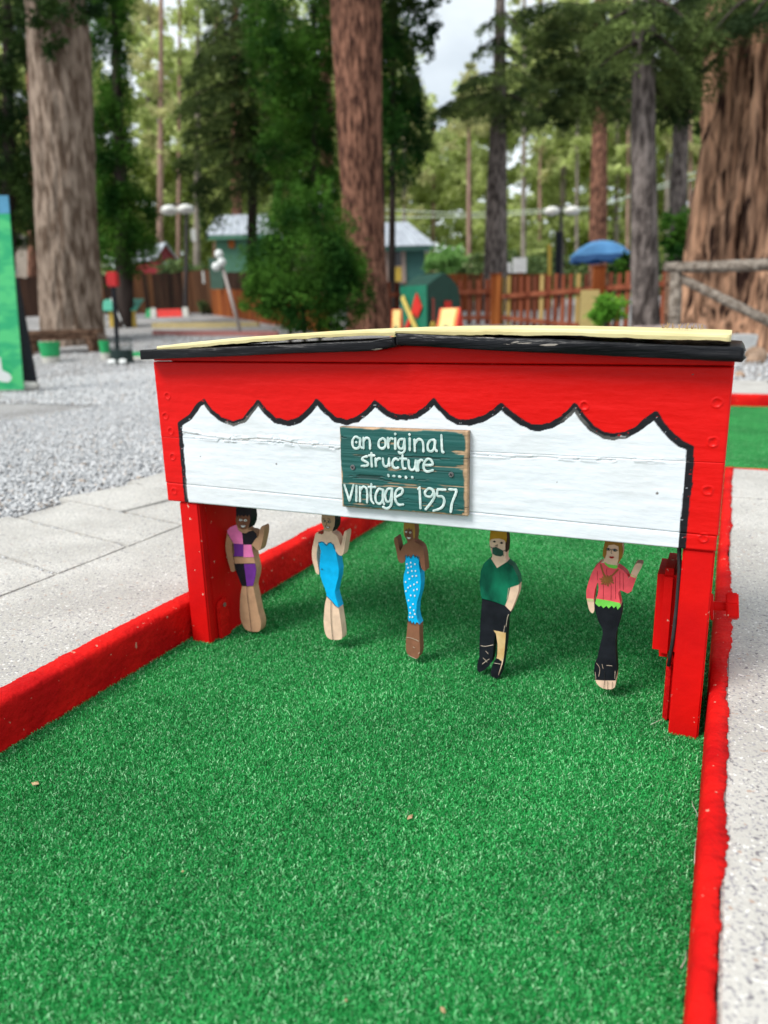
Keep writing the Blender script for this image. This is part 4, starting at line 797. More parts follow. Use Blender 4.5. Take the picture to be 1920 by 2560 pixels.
t7 = tree('young_pine', 'thin pale pinkish stem with a small yellow-green crown above the lime bush', 'tree', 1013, 34, [(1013,560,10),(1013,400,9),(1013,330,8)], bk_pink, G_T, ext=.1, seed=17, n=16, rows_=60)
crown(t7, [(1013,300,55,30,34),(1010,240,40,40,34),(1012,190,26,40,34),(1013,150,12,25,34)], 26, .24, lf_far2, droop=.1)
t8 = tree('cedar_tree', 'narrow dark trunk crossing the teal cabin roof under bright green foliage', 'tree', 846, 17, [(846,620,14),(847,500,13),(848,400,12),(850,200,10)], bk_dark, G_T, seed=18, n=24, rows_=80)
crown(t8, [(865,330,40,70,17),(860,230,50,70,17),(852,150,45,80,17),(840,60,50,70,17),(900,300,26,60,17.2),(890,220,28,50,17.2)], 442, 0.081, lf_deep)
crown(t8, [(885,40,40,50,16.5),(905,110,22,50,16.5,.4),(915,30,30,35,16.5),(880,150,22,40,16.5,.4),(925,300,14,55,16.5,.3),(905,-20,50,30,16.5)], 170, .11, lf_dark)
t9 = tree('cedar_tree', 'shaded dark trunk pressed close against the right of the central red trunk', 'tree', 821, 17.5, [(821,620,22),(821,450,20),(820,300,18),(818,150,14)], bk_dark, G_T, seed=19, n=24, rows_=80)  # the dark bark colour carries the shade beside the red trunk
crown(t9, [(825,60,30,90,17.5),(828,260,22,80,17.5)], 200, .11, lf_dark)
t11 = tree('cedar_tree', 'dense dark green cedar directly right of the broad grey trunk', 'tree', 268, 17, [(268,600,34),(264,480,30),(256,300,22),(250,100,14)], bk_dark, G_T, seed=20, n=24, rows_=80)
crown(t11, [(262,540,62,50,17),(240,470,46,60,17),(290,450,42,50,17),(255,380,55,60,17),(235,300,42,70,17),(255,230,36,60,17),(232,140,40,70,17),(236,50,42,60,17),(225,-20,50,50,17),(300,520,36,50,17),(215,380,30,110,17)], 561, 0.074, lf_green)
t0 = tree('fir_tree', 'dark fir at the left frame edge whose boughs hang behind the green board', 'tree', 18, 19, [(18,600,26),(18,300,22),(15,0,16)], bk_dark, G_T, seed=22, n=24, rows_=80)
crown(t0, [(20,440,60,50,19),(25,330,50,60,19),(10,220,45,70,19),(20,110,46,60,19),(15,20,50,50,19),(50,500,40,40,19.5),(-40,300,60,200,19),(62,380,20,60,19)], 340, 0.096, lf_dark)
t0b = tree('pine_tree', 'thin brown trunk between the green board and the broad grey trunk', 'tree', 72, 24, [(72,600,22),(72,500,20),(68,300,16)], bk_red, G_T, seed=23, n=24, rows_=60)
crown(t0b, [(60,150,30,60,24),(75,420,30,40,24),(60,40,30,40,24)], 60, .17, lf_olive)
tc_ = tree('fir_tree', 'dark layered fir filling the space left of the central red trunk', 'tree', 545, 19, [(545,560,20),(545,420,19),(548,200,14),(550,0,10)], bk_dark, G_T, seed=24, n=24, rows_=80)
boughs(tc_, [(548, y, 548 + sgn * wd, y + 55, 19, 19 + dz_, .9) for (y, sgn, wd, dz_) in [(60,-1,120,-1),(110,-1,150,-.6),(170,-1,160,-1.2),(230,-1,150,-.4),(290,-1,170,-.8),(340,-1,130,-1),(20,-1,110,-.5),(380,-1,90,-.6),(60,1,120,-1),(120,1,150,-.7),(180,1,150,-1.1),(240,1,160,-.5),(300,1,150,-1),(350,1,120,-.7),(0,1,120,-.6),(-40,-1,100,-.6)]], lf_boughtip, .13, per=210, limb=bk_dark)
crown(tc_, [(560,180,70,190,19),(500,260,50,110,19.3),(600,330,70,90,19.3),(450,430,26,80,19,.5)], 204, 0.089, lf_dark)
tc2 = tree('cedar_tree', 'bright green cedar touching the left of the central red trunk', 'tree', 672, 17, [(680,560,16),(680,300,14),(678,0,10)], bk_dark, G_T, seed=25, n=24, rows_=60)
crown(tc2, [(640,60,60,60,17),(600,140,60,60,17),(670,150,55,70,17),(640,230,70,60,17),(690,270,45,60,17),(610,310,60,50,17),(660,360,60,50,17),(700,60,30,80,17),(560,60,40,60,17.4),(710,400,26,40,17)], 425, 0.081, lf_green)
td = tree('pine_tree', 'dull red trunk half hidden left of the central trunk above the young cedar', 'tree', 708, 21, [(708,560,26),(706,300,22)], bk_red, G_T, seed=26, n=24, rows_=50)
crown(td, [(700,-40,80,60,21)], 60, .15, lf_dark)
te = tree('pine_tree', 'brown trunk above the grey roof of the green shed', 'tree', 512, 33, [(512,560,22),(510,300,20),(508,100,16)], bk_red, G_T, seed=27, n=20, rows_=50)
crown(te, [(500,20,70,60,33),(520,120,60,40,33)], 30, .22, lf_olive)
tf = tree('fir_tree', 'dusky trunk in the gap between the slim grey trunk and the giant pine', 'tree', 1462, 22, [(1462,600,34),(1466,400,32),(1472,250,30),(1478,100,26)], bk_mid, G_T, seed=28, n=24, rows_=60)
crown(tf, [(1470,110,60,70,21.5),(1440,200,36,50,21.5),(1500,230,26,60,21.5),(1455,40,70,50,21.5),(1500,150,36,60,21.5)], 150, .13, lf_dark)
# bush in front of the central trunk
bs = empty('young_cedar', base(655, 12.5), 'bushy young dark green cedar in front of the orange fence', 'tree')
crown(bs, [(650,560,110,70,12.5),(620,490,60,50,12.5),(690,480,70,50,12.5),(720,600,70,60,12.3),(600,610,60,50,12.6),(655,640,90,45,12.4),(740,570,45,60,12.3),(575,560,45,40,12.6),(660,440,40,36,12.5),(758,640,44,56,12.3,.5),(560,650,40,26,12.6),(600,672,50,34,12.5),(670,684,70,34,12.4),(735,684,50,34,12.3),(770,560,20,40,12.3,.3),(545,600,20,30,12.6,.4),(700,430,20,50,12.6,.4),(610,450,18,40,12.6,.4)], 1054, 0.056, lf_green)
b = MB()
for x in (622, 655, 690): p0 = base(x, 12.5); p1 = at(x + (655 - x) * .3, 560, 12.5); b.tube([tuple(p0 - Vector((0, 0, .1))), tuple(p1)], [.045, .02], 8)
b.build('stem', bk_dark, bs)
# bushes
def bush(name, label, x, y, rx, ry, s, mt, dens=60, size=.15, group=None):
    b0 = base(x, s); e = empty(name, b0, label, 'bush', group); cl = []
    for k in range(7): cl.append((x + rx * random.uniform(-.5, .5), y + ry * random.uniform(-.45, .45), rx * .62, ry * .62, s + random.uniform(-.3, .3)))
    crown(e, cl, dens, size, mt, 'foliage'); b = MB(); top = at(x, y, s)
    for k in range(4): b.tube([tuple(b0 - Vector((0, 0, .05))), tuple(Vector(top) + Vector((random.uniform(-.3, .3) * rx * s / 1600, 0, 0)))], [.03, .012], 6)
    b.build('stem', bk_dark, e); return e
bush('bush', 'lime green leafy bush in front of the yellow notice on the fence', 1318, 672, 52, 36, 10.2, lf_lime, 700, .06)
bush('bush', 'pale green rounded bush beside the teal cabin', 966, 562, 48, 34, 24, lf_light, 110, .16)
bush('bush', 'dark green bush behind the fence under the blue parasol', 1352, 572, 32, 34, 18, lf_green, 200, .12)
bush('bush', 'mid green shrub left of the giant pine above the log rail', 1470, 520, 40, 60, 19, lf_green, 150, .13)
bush('bush', 'olive shrub at the foot of the lamp post left of the orange fence', 445, 640, 1, 1, 21, lf_olive, 100, .1) if 0 else None
bush('bush', 'small olive shrub behind the red-roofed obstacle', 441, 661, 14, 12, 20.5, lf_olive, 300, .09)

# far trees one can tell apart
FARLAB = ['pale distant trunk just left of the left double lamp', 'distant trunk just right of the left double lamp', 'thick distant trunk above the right end of the green shed roof', 'distant trunk rising above the teal cabin roof',
 'thin pale distant trunk above the right corner of the teal cabin', 'distant trunk right of the violet-grey trunk', 'thin pale distant trunk left of the right double lamp', 'thick distant trunk directly behind the right double lamp',
 'distant trunk between the right double lamp and the rust-red trunk', 'distant trunk right of the rust-red trunk above the parasol', 'thin pale distant trunk close left of the slim grey trunk', 'distant trunk close right of the slim grey trunk',
 'distant trunk above the crimson cabin', 'thin pale distant trunk between the crimson cabin and the left lamp', 'pale distant trunk at the left end of the green shed', 'pale distant trunk beside the shadowed edge of the giant pine']
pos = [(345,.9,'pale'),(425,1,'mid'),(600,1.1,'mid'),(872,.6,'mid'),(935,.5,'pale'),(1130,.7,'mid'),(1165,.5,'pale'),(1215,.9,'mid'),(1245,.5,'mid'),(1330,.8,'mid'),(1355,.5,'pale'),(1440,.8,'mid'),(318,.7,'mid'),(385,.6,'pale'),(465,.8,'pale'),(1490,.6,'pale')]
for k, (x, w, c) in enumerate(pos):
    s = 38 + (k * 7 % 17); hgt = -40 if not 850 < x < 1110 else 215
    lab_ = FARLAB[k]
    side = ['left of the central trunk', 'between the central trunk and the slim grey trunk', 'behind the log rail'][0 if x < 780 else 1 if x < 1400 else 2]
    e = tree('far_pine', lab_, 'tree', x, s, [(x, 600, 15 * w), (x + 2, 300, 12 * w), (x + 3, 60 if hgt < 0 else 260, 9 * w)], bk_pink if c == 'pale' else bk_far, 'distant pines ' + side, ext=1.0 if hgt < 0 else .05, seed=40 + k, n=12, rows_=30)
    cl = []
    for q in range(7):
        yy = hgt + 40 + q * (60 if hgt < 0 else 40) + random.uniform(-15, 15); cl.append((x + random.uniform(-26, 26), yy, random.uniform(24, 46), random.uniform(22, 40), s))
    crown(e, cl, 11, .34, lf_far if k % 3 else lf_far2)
# the wood behind, read as one mass
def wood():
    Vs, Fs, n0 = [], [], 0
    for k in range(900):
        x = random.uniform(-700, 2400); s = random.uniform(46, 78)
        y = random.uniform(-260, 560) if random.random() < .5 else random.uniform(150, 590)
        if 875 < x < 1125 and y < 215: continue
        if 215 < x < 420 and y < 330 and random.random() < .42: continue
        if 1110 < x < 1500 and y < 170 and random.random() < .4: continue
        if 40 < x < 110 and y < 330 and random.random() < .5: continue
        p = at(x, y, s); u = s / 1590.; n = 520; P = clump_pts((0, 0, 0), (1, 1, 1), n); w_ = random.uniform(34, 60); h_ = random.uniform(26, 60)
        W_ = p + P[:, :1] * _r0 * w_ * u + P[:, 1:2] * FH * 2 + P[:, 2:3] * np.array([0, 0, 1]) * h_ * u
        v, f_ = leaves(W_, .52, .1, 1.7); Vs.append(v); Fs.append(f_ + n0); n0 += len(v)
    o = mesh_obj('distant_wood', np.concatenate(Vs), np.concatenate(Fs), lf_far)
    tag(o, 'light green wood filling the background, haze and sunlight put into its leaf colour', 'wood', kind='stuff')
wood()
# low undergrowth along the far bank
def under():
    cl = []
    for k in range(150):
        x = random.uniform(-500, 2300); s = random.uniform(30, 44); p = base(x, s); 
        cl.append((p, s))
    Vs, Fs, n0 = [], [], 0
    for p, s in cl:
        n = 250; P = clump_pts((0, 0, 0), (1, 1, 1), n); W_ = np.array(p) + np.array([0, 0, .8]) + P * np.array([1.7, 1.5, 1.1]); v, f_ = leaves(W_, .34, 0, 1.8); Vs.append(v); Fs.append(f_ + n0); n0 += len(v)
    tag(mesh_obj('undergrowth', np.concatenate(Vs), np.concatenate(Fs), lf_olive), 'low olive undergrowth along the bank beyond the fences', 'undergrowth', kind='stuff')
under()

# ---------------------------------------------------------------- things of the park
def paint(name, c, rough=.55, c2=None, sc=12, **k): return mat(name, c, c2 or tuple(v * .8 for v in c), sc, rough=rough, bump=.3, bscale=sc * 4, dist=.01, **k)
class Fr:                                  # a local frame: a to the right, b away, c up
    def __init__(s, o, rot=0):
        s.o = np.array(o, float); c_, s_ = math.cos(rot), math.sin(rot); s.a = _r0 * c_ + FH * s_; s.b = -_r0 * s_ + FH * c_
    def __call__(s, a, b, c): return tuple(s.o + s.a * a + s.b * b + np.array([0, 0, 1.0]) * c)
    def box(s, mb, a0, a1, b0, b1, c0, c1):
        V = [s(a0, b0, c0), s(a1, b0, c0), s(a1, b1, c0), s(a0, b1, c0), s(a0, b0, c1), s(a1, b0, c1), s(a1, b1, c1), s(a0, b1, c1)]
        return mb.add(V, [(0, 3, 2, 1), (4, 5, 6, 7), (0, 1, 5, 4), (1, 2, 6, 5), (2, 3, 7, 6), (3, 0, 4, 7)])
    def prism(s, mb, pts, b0, b1):         # pts (a, c) extruded along b
        n = len(pts); return mb.add([s(p[0], b0, p[1]) for p in pts] + [s(p[0], b1, p[1]) for p in pts], [tuple(range(n)), tuple(range(n, 2 * n))[::-1]] + [(i, n + i, n + (i + 1) % n, (i + 1) % n) for i in range(n)])
def one(f, fn, name, mt, par, bevel=0, smooth=False): b = MB(); fn(b); return b.build(name, mt, par, bevel=bevel, smooth=smooth)

# green painted board at the left edge
lawn = paint('lawn_green_paint', (.10, .68, .24), c2=(.03, .50, .20), sc=5, lo=.42, hi=.56, stretch=(1, 1, 2)); skyb = paint('sky_blue_paint', (.12, .40, .62))
e = empty('painted_board', base(10, 6.9), 'bright green painted board with pale blue top strip at the left frame edge', 'painted board')
Tl, Tr, Br_, Bl = at(-150, 424, 6.7), at(16, 422, 6.95), at(50, 842, 6.88), at(-180, 846, 6.62); M1, M0 = Tr + (Br_ - Tr) * .09, Tl + (Bl - Tl) * .09
def slab4(a, b_, c, d, th, name, mt, par):
    t_ = FH * th; V = [tuple(p) for p in (a, b_, c, d)] + [tuple(p + t_) for p in (a, b_, c, d)]
    mb = MB(); mb.add(V, [(0, 1, 2, 3), (7, 6, 5, 4), (0, 4, 5, 1), (1, 5, 6, 2), (2, 6, 7, 3), (3, 7, 4, 0)]); return mb.build(name, mt, par)
slab4(M0, M1, Br_, Bl, .02, 'panel', lawn, e); slab4(Tl, Tr, M1 - (Br_ - Tr) * .001, M0 - (Bl - Tl) * .001, .02, 'top_strip', skyb, e)
mb = MB()
P = [at(x, y, 6.72 + .0008 * x) for x, y in [(-12, 770), (0, 772), (4, 800), (20, 808), (25, 818), (18, 826), (0, 824), (-14, 815)]]; n = len(P)
mb.add([tuple(p) for p in P] + [tuple(p + FH * .01) for p in P], [tuple(range(n))] + [(i, n + i, n + (i + 1) % n, (i + 1) % n) for i in range(n)]); mb.build('painted_foot', kwhite, e)
slab4(at(-10, 600, 7.15), at(36, 600, 7.2), at(79, 836, 7.0), at(40, 838, 6.98), .04, 'back_leg', kblack, e)
mb = MB(); p = at(70, 834, 6.95); mb.tube([tuple(p - _r0 * .07), tuple(p + _r0 * .06)], [.05, .035], 8); o = mb.build('rock', concrete, None, bevel=.01); o['label'] = 'small grey rock against the foot of the green board'; o['category'] = 'rock'

# bench
woodbr = bark('bench_wood', (.07, .035, .022), (.20, .12, .08), 14, (.2, 1, 1)); 
f0 = base(130, 12.6); fr = Fr((at(130, 715, 12.6)[0], at(130, 715, 12.6)[1], f0.z), 0.12)
e = empty('bench', f0, 'low dark timber plank bench in front of the broad grey trunk', 'bench'); sh = float(at(130, 713, 12.6)[2] - f0.z)
one(fr, lambda b: fr.box(b, -.62, .62, -.02, .17, sh - .07, sh), 'plank', woodbr, e, .01); one(fr, lambda b: fr.box(b, -.61, .62, .18, .38, sh - .07, sh + .003), 'plank', woodbr, e, .01)
one(fr, lambda b: fr.box(b, -.56, .58, .0, .035, sh - .16, sh - .071), 'rail', woodbr, e)
for a in (-.54, .42):
    for bb in (0, .3): one(fr, lambda b: b.bar(fr(a, bb + .05, sh - .075), fr(a + (.07 if a > 0 else .03), bb + .02, -.02), .09, .09), 'leg', woodbr, e)
# planters
pg = paint('planter_green', (.01, .36, .11)); pw = paint('planter_white', (.62, .60, .54))
for (x0, x1, yb, yw, yt, s, lab) in ((79, 121, 786, 773, 742, 11.6, 'green and white planter under the middle of the bench'), (209, 231, 781, 767, 741, 11.8, 'small green and white planter beside the right leg of the bench')):
    xc = (x0 + x1) / 2; b0 = base(xc, s); e = empty('planter', b0, lab, 'planter', 'green planters by the bench'); w = (x1 - x0) / 2 * s / 1590; hw = (yb - yw) * s / 1640; ht = (yb - yt) * s / 1640
    mb = MB(); mb.tube([tuple(b0), tuple(b0 + Vector((0, 0, hw)))], [w * .78, w * .86], 20); mb.build('base', pw, e)
    mb = MB(); mb.tube([tuple(b0 + Vector((0, 0, hw + .002))), tuple(b0 + Vector((0, 0, ht * .9))), tuple(b0 + Vector((0, 0, ht)))], [w * .86, w, w * 1.03], 20); mb.build('pot', pg, e, smooth=False)
# green kerb of a far hole, yellow and pink kerbs
def strip(xa, sa, xb, sb, h, w, mt, name, lab, cat='kerb'):
    A, B = base(xa, sa), base(xb, sb); mb = MB(); mb.bar(A + Vector((0, 0, h / 2 - .02)), B + Vector((0, 0, h / 2 - .02)), w, h + .04); o = mb.build(name, mt, None, bevel=.01); return tag(o, lab, cat)
strip(222, 12.0, 420, 11.5, .10, .08, pg, 'lane_edging', 'bright green timber edging right of the wire basket', 'edging')
strip(222, 11.85, 420, 11.35, .05, .06, pw, 'lane_edging', 'white concrete edging in front of the bright green edging', 'edging')
strip(330, 16.6, 560, 16.0, .10, .10, paint('faded_yellow', (.48, .38, .18)), 'lane_edging', 'faded yellow edging on the far gravel left of centre', 'edging')
strip(330, 14.9, 600, 14.3, .08, .12, paint('faded_pink', (.42, .16, .14)), 'lane_edging', 'faded pinkish red edging just above the left roof end', 'edging')
# wire basket and ball washer
b0 = base(255, 11.3); e = empty('wire_basket', b0, 'dark wire litter basket standing on the gravel right of the bench', 'litter basket'); Rb, Hb = .165, .36
mb = MB(); 
for z in (.01, .12, .24, .35): mb.tube([tuple(b0 + Vector((Rb * math.cos(a), Rb * math.sin(a), z))) for a in np.linspace(0, 6.2832, 25)], .004, 5, cap=False)
for k in range(28):
    a = k * 6.2832 / 28; mb.tube([tuple(b0 + Vector((Rb * math.cos(a), Rb * math.sin(a), .01))), tuple(b0 + Vector((Rb * math.cos(a), Rb * math.sin(a), Hb)))], .003, 4, cap=False)
wg = mat('wire_green', (.01, .03, .028), None, rough=.5); o = mb.build('wire_mesh', wg, e); o['kind'] = 'stuff'
mb = MB(); mb.tube([tuple(b0 + Vector((0, 0, .015))), tuple(b0 + Vector((0, 0, .2)))], [Rb * .93, Rb * .97], 20, cap=True); mb.build('liner', wg, e, smooth=False)
for dx, lab in ((-.07, 'crumpled white cup lying at the left foot of the wire basket'), (.09, 'pale paper ball at the right foot of the wire basket')):
    mb = MB(); q_ = b0 + Vector(tuple(_r0 * dx - FH * .24)) + Vector((0, 0, .035)); mb.tube([tuple(q_ - Vector(tuple(_r0 * .05))), tuple(q_), tuple(q_ + Vector(tuple(_r0 * .05)))], [.028, .042, .03], 9); o = mb.build('paper_litter', kwhite, None); tag(o, lab, 'litter')
b0 = base(246, 11.9); e = empty('ball_washer', b0, 'red ball washer box on a thin black post behind the wire basket', 'ball washer'); zt = float(at(243, 620, 11.9)[2]); zz = float(at(243, 587, 11.9)[2]); px_ = at(243, 600, 11.9)
mb = MB(); mb.tube([tuple(b0 - Vector((0, 0, .1))), (px_[0], px_[1], zt)], .034, 10); mb.build('post', kblack, e)
fr = Fr((px_[0], px_[1], 0)); one(fr, lambda b: fr.box(b, -.085, .085, -.06, .06, zt, zz), 'box', paint('washer_red', (.50, .006, .008), .35), e, .02)
# two little obstacles at the back left
b0 = base(263, 17); e = empty('covered_obstacle', b0, 'small teal-roofed putting obstacle on yellow and white legs', 'mini golf obstacle'); fr = Fr(b0, .05); u = 17 / 1590.
h0 = float(at(263, 669, 17)[2] - b0.z); h1 = float(at(263, 645, 17)[2] - b0.z); teal = paint('teal_paint', (.06, .36, .25))
one(fr, lambda b: b.add([fr(-.47, -.1, h0), fr(.38, -.1, h0), fr(.47, .3, h1), fr(-.40, .3, h1), fr(-.47, -.1, h0 - .03), fr(.38, -.1, h0 - .03), fr(.47, .3, h1 - .03), fr(-.40, .3, h1 - .03)], [(0, 1, 2, 3), (7, 6, 5, 4), (0, 4, 5, 1), (1, 5, 6, 2), (2, 6, 7, 3), (3, 7, 4, 0)]), 'roof', teal, e)
yel = paint('yellow_paint', (.62, .42, .06))
for a, w_, m_ in ((-.43, .06, kwhite), (-.20, .05, yel), (.23, .09, yel)):
    fr.box(mb := MB(), a - w_, a + w_, -.06, .04, -.12, h0 - .035); mb.build('leg', m_, e)
one(fr, lambda b: b.bar(fr(-.12, -.13, h0 + .25), fr(.1, -.13, -.02), .12, .03), 'prop', kwhite, e)
b0 = base(372, 20); e = empty('ramp_obstacle', b0, 'low putting obstacle with a bright red slab between white sides and a green end', 'mini golf obstacle'); fr = Fr((b0.x, b0.y, float(at(372, 693, 20)[2])), .1)
one(fr, lambda b: b.add([fr(-.30, -.25, .02), fr(.32, -.25, .02), fr(.24, .05, .30), fr(-.37, .05, .30), fr(-.30, .15, -.05), fr(.32, .15, -.05)], [(0, 1, 2, 3), (0, 3, 4), (1, 5, 2), (3, 2, 5, 4), (0, 4, 5, 1)]), 'red_slab', paint('signal_red', (.78, .02, .008)), e)
for a in (-.48, .34): one(fr, lambda b: b.add([fr(a, -.3, -.02), fr(a + .14, -.3, -.02), fr(a + .08, .08, .34), fr(a - .06, .08, .34), fr(a, .2, -.02), fr(a + .14, .2, -.02)], [(0, 1, 2, 3), (0, 3, 4), (1, 5, 2), (3, 2, 5, 4), (0, 4, 5, 1)]), 'side', pw, e)
one(fr, lambda b: b.add([fr(-.68, -.2, 0), fr(-.5, -.2, 0), fr(-.5, .05, .32), fr(-.62, .05, .32), fr(-.68, .2, 0), fr(-.5, .2, 0)], [(0, 1, 2, 3), (0, 3, 4), (1, 5, 2), (3, 2, 5, 4), (0, 4, 5, 1)]), 'green_end', pg, e)
# lamps
lampw = paint('lamp_white', (.85, .85, .80), .3); polem = paint('pole_dark', (.05, .04, .04))
def lamp(xp, ytop, L2, s, lab):
    b0 = base(xp, s); e = empty('street_lamp', b0, lab, 'lamp', 'double lamps on posts'); t_ = at(xp, ytop, s)
    mb = MB(); mb.tube([tuple(b0 - Vector((0, 0, .1))), tuple(t_)], [.07, .045], 10); mb.build('post', polem, e)
    for (x, y) in L2:
        c_ = at(x, y, s); mb = MB(); mb.tube([tuple(t_), ((t_[0] + c_[0]) / 2, (t_[1] + c_[1]) / 2, t_[2] + .04), (c_[0], c_[1], c_[2] + .13)], .025, 6); mb.build('arm', polem, e)
        mb = MB(); mb.tube([(c_[0], c_[1], c_[2] + z) for z in (-.12, -.09, -.02, .06, .12)], [.08, .20, .25, .22, .10], 16); mb.build('lamp_shade', lampw, e, smooth=True)
lamp(403, 444, [(366, 454), (402, 452)], 22, 'double white lamp on a thin dark post above the dark fence')
lamp(1212, 448, [(1192, 456), (1236, 455)], 24, 'double white lamp on a post left of the blue parasol')
b0 = base(1201, 20); e = empty('fence_post', b0, 'dark square timber post under the right double lamp', 'post'); fr = Fr(b0); zt = float(at(1201, 503, 20)[2] - b0.z)
one(fr, lambda b: fr.box(b, -.07, .07, -.07, .07, -.1, zt), 'shaft', kblack, e); one(fr, lambda b: fr.box(b, -.08, .08, -.08, .08, zt + .001, zt + .03), 'cap', polem, e)
mb = MB(); b0 = base(1187, 20); mb.tube([tuple(b0), tuple(at(1187, 528, 20))], .05, 8); tag(mb.build('marker_post', yel), 'narrow yellow post left of the dark square post', 'post')
# planked fences
def board_fence(name, lab, A, B, zA, zB, m_, bw=.14, group=None, zb=-.05, th=.02, rails=True, jit=.02, gap=.006, mats=None):
    """A, B ground ends; zA, zB top heights"""
    A, B = Vector(A), Vector(B); L_ = (B - A).to_2d().length; n = max(2, int(L_ / (bw + gap))); d = ((B - A).to_2d() / L_).to_3d(); nr = Vector((-d.y, d.x, 0))
    if nr.dot(Vector(tuple(FH))) > 0: nr = -nr
    e = empty(name, A, lab, 'fence', group)
    for k in range(n):
        t_ = (k + .5) / n; c_ = A + (B - A) * t_; zt = zA + (zB - zA) * t_ + random.uniform(-jit, jit); z0 = c_.z + zb
        mb = MB(); mb.obox((c_.x, c_.y, (z0 + zt) / 2), d * bw / 2, nr * th / 2, (0, 0, (zt - z0) / 2)); mb.build('picket' if gap > .02 else 'board', random.choice(mats) if mats else m_, e)
    return e, A, B, d, nr
dkb = bark('fence_dark', (.018, .010, .008), (.055, .028, .018), 5, (1, 1, .1)); mdb = bark('fence_brown', (.07, .030, .014), (.15, .065, .03), 5, (1, 1, .1)); orb = bark('fence_orange', (.20, .05, .014), (.36, .115, .03), 5, (1, 1, .1))
orb2 = bark('fence_orange_dark', (.13, .032, .012), (.25, .07, .022), 5, (1, 1, .1)); pkb = bark('picket_red', (.14, .035, .018), (.27, .085, .045), 6, (1, 1, .1)); pky = bark('picket_yellow', (.30, .20, .06), (.42, .30, .12), 6, (1, 1, .1)); pkd = bark('picket_dark', (.07, .02, .012), (.16, .05, .028), 6, (1, 1, .1))
Zt = lambda x, y, s: float(at(x, y, s)[2])
board_fence('board_fence', 'dark brown board fence behind the small obstacles at the left', base(20, 23), base(402, 23), Zt(20, 600, 23), Zt(402, 588, 23), dkb, mats=[dkb, dkb, mdb])
board_fence('board_fence', 'mid brown board fence below the white paper notice', base(403, 22.8), base(462, 20.5), Zt(403, 588, 22.8), Zt(462, 582, 20.5), mdb)
board_fence('board_fence', 'low orange-brown board fence running behind the young cedar', base(462, 20.4), base(712, 14.2), Zt(462, 622, 20.4), Zt(712, 640, 14.2), orb, mats=[orb, orb, orb2])
board_fence('board_fence', 'dark board fence standing behind the orange-brown fence', base(470, 24), base(700, 21), Zt(470, 588, 24), Zt(700, 585, 21), dkb)
for nm, lab, xa, sa, xb, sb, yr0, yr1, yt0, yt1 in (('picket_fence', 'reddish picket fence between the central trunk and the orange post', 812, 15.6, 1062, 15.4, 638, 629, 609, 603), ('picket_fence', 'reddish picket fence with yellow-green pickets under the blue parasol', 1078, 15.4, 1440, 12.2, 641, 612, 598, 584)):
    A, B = base(xa, sa), base(xb, sb); e, A, B, d, nr = board_fence(nm, lab, A, B, Zt(xa, yt0, sa), Zt(xb, yt1, sb), pkb, bw=.095, gap=.075, mats=[pkb, pkb, pkd, pkb] if xa < 1000 else [pkb, pkb, pkd, pky], group='reddish picket fences')
    for (h0, h1) in ((Zt(xa, yr0, sa), Zt(xb, yr1, sb)), (A.z + .12, B.z + .12)):
        mb = MB(); mb.bar(Vector((A.x, A.y, h0)) + nr * .04, Vector((B.x, B.y, h1)) + nr * .04, .04, .085); mb.build('rail', pkb, e)
for x, s, yt, lab in ((1070, 15.3, 594, 'thick orange fence post between the two runs of picket fence'), (1289, 13.2, 578, 'orange fence post top directly under the blue parasol')):
    b0 = base(x, s); fr = Fr(b0); z1 = Zt(x, yt, s) - b0.z; e = empty('fence_post', b0, lab, 'post', 'orange fence posts'); one(fr, lambda b: fr.box(b, -.10, .10, -.06, .06, -.1, z1), 'shaft', orb, e, .008); one(fr, lambda b: fr.box(b, -.11, .11, -.07, .07, z1 + .001, z1 + .03), 'cap', orb2, e)
# a back fence of solid boards right behind the windmill
board_fence('board_fence', 'rust brown board fence further back, seen over the pickets right of the windmill', base(960, 19.5), base(1180, 19), Zt(960, 592, 19.5), Zt(1180, 590, 19), orb2, mats=[orb2, mdb])
# notices and small boards
def plate(name, lab, x0, x1, y0, y1, s, mt, cat='notice', par=None, th=.015, rot=0):
    p = at((x0 + x1) / 2, (y0 + y1) / 2, s); u = s / 1590; fr = Fr(p, rot); hw, hh = (x1 - x0) / 2 * u, (y1 - y0) / 2 * u * .99
    mb = MB(); fr.box(mb, -hw, hw, -th / 2, th / 2, -hh, hh); return tag(mb.build(name, mt, par, bevel=.002), lab, cat)
plate('notice_board', 'pale yellow notice hung on the picket fence left of the lime bush', 1254, 1293, 629, 706, 12.6, paint('notice_yellow', (.56, .44, .17), c2=(.48, .37, .14)))
plate('notice_board', 'small white paper notice on the mid brown board fence', 437, 447, 587, 611, 20.9, kwhite)
plate('notice_board', 'tall grey-green panel left of the leaning white pole', 454, 481, 560, 622, 19.5, paint('sage', (.07, .15, .11)), 'panel')
plate('notice_board', 'tiny white lantern panel hanging above the dark fence', 413, 423, 496, 520, 21, lampw, 'lantern')
plate('white_shape', 'blank plate for an unidentified white shape behind the fence left of the lamp post', 1108, 1137, 558, 588, 23, paint('board_white', (.7, .7, .7)), 'board')  # flat plates standing in for unidentified white shapes behind the fence
plate('white_shape', 'low plate for an unidentified white shape just right of the violet-grey trunk', 1078, 1104, 568, 590, 23, paint('shape_white_b', (.66, .66, .66)), 'board')
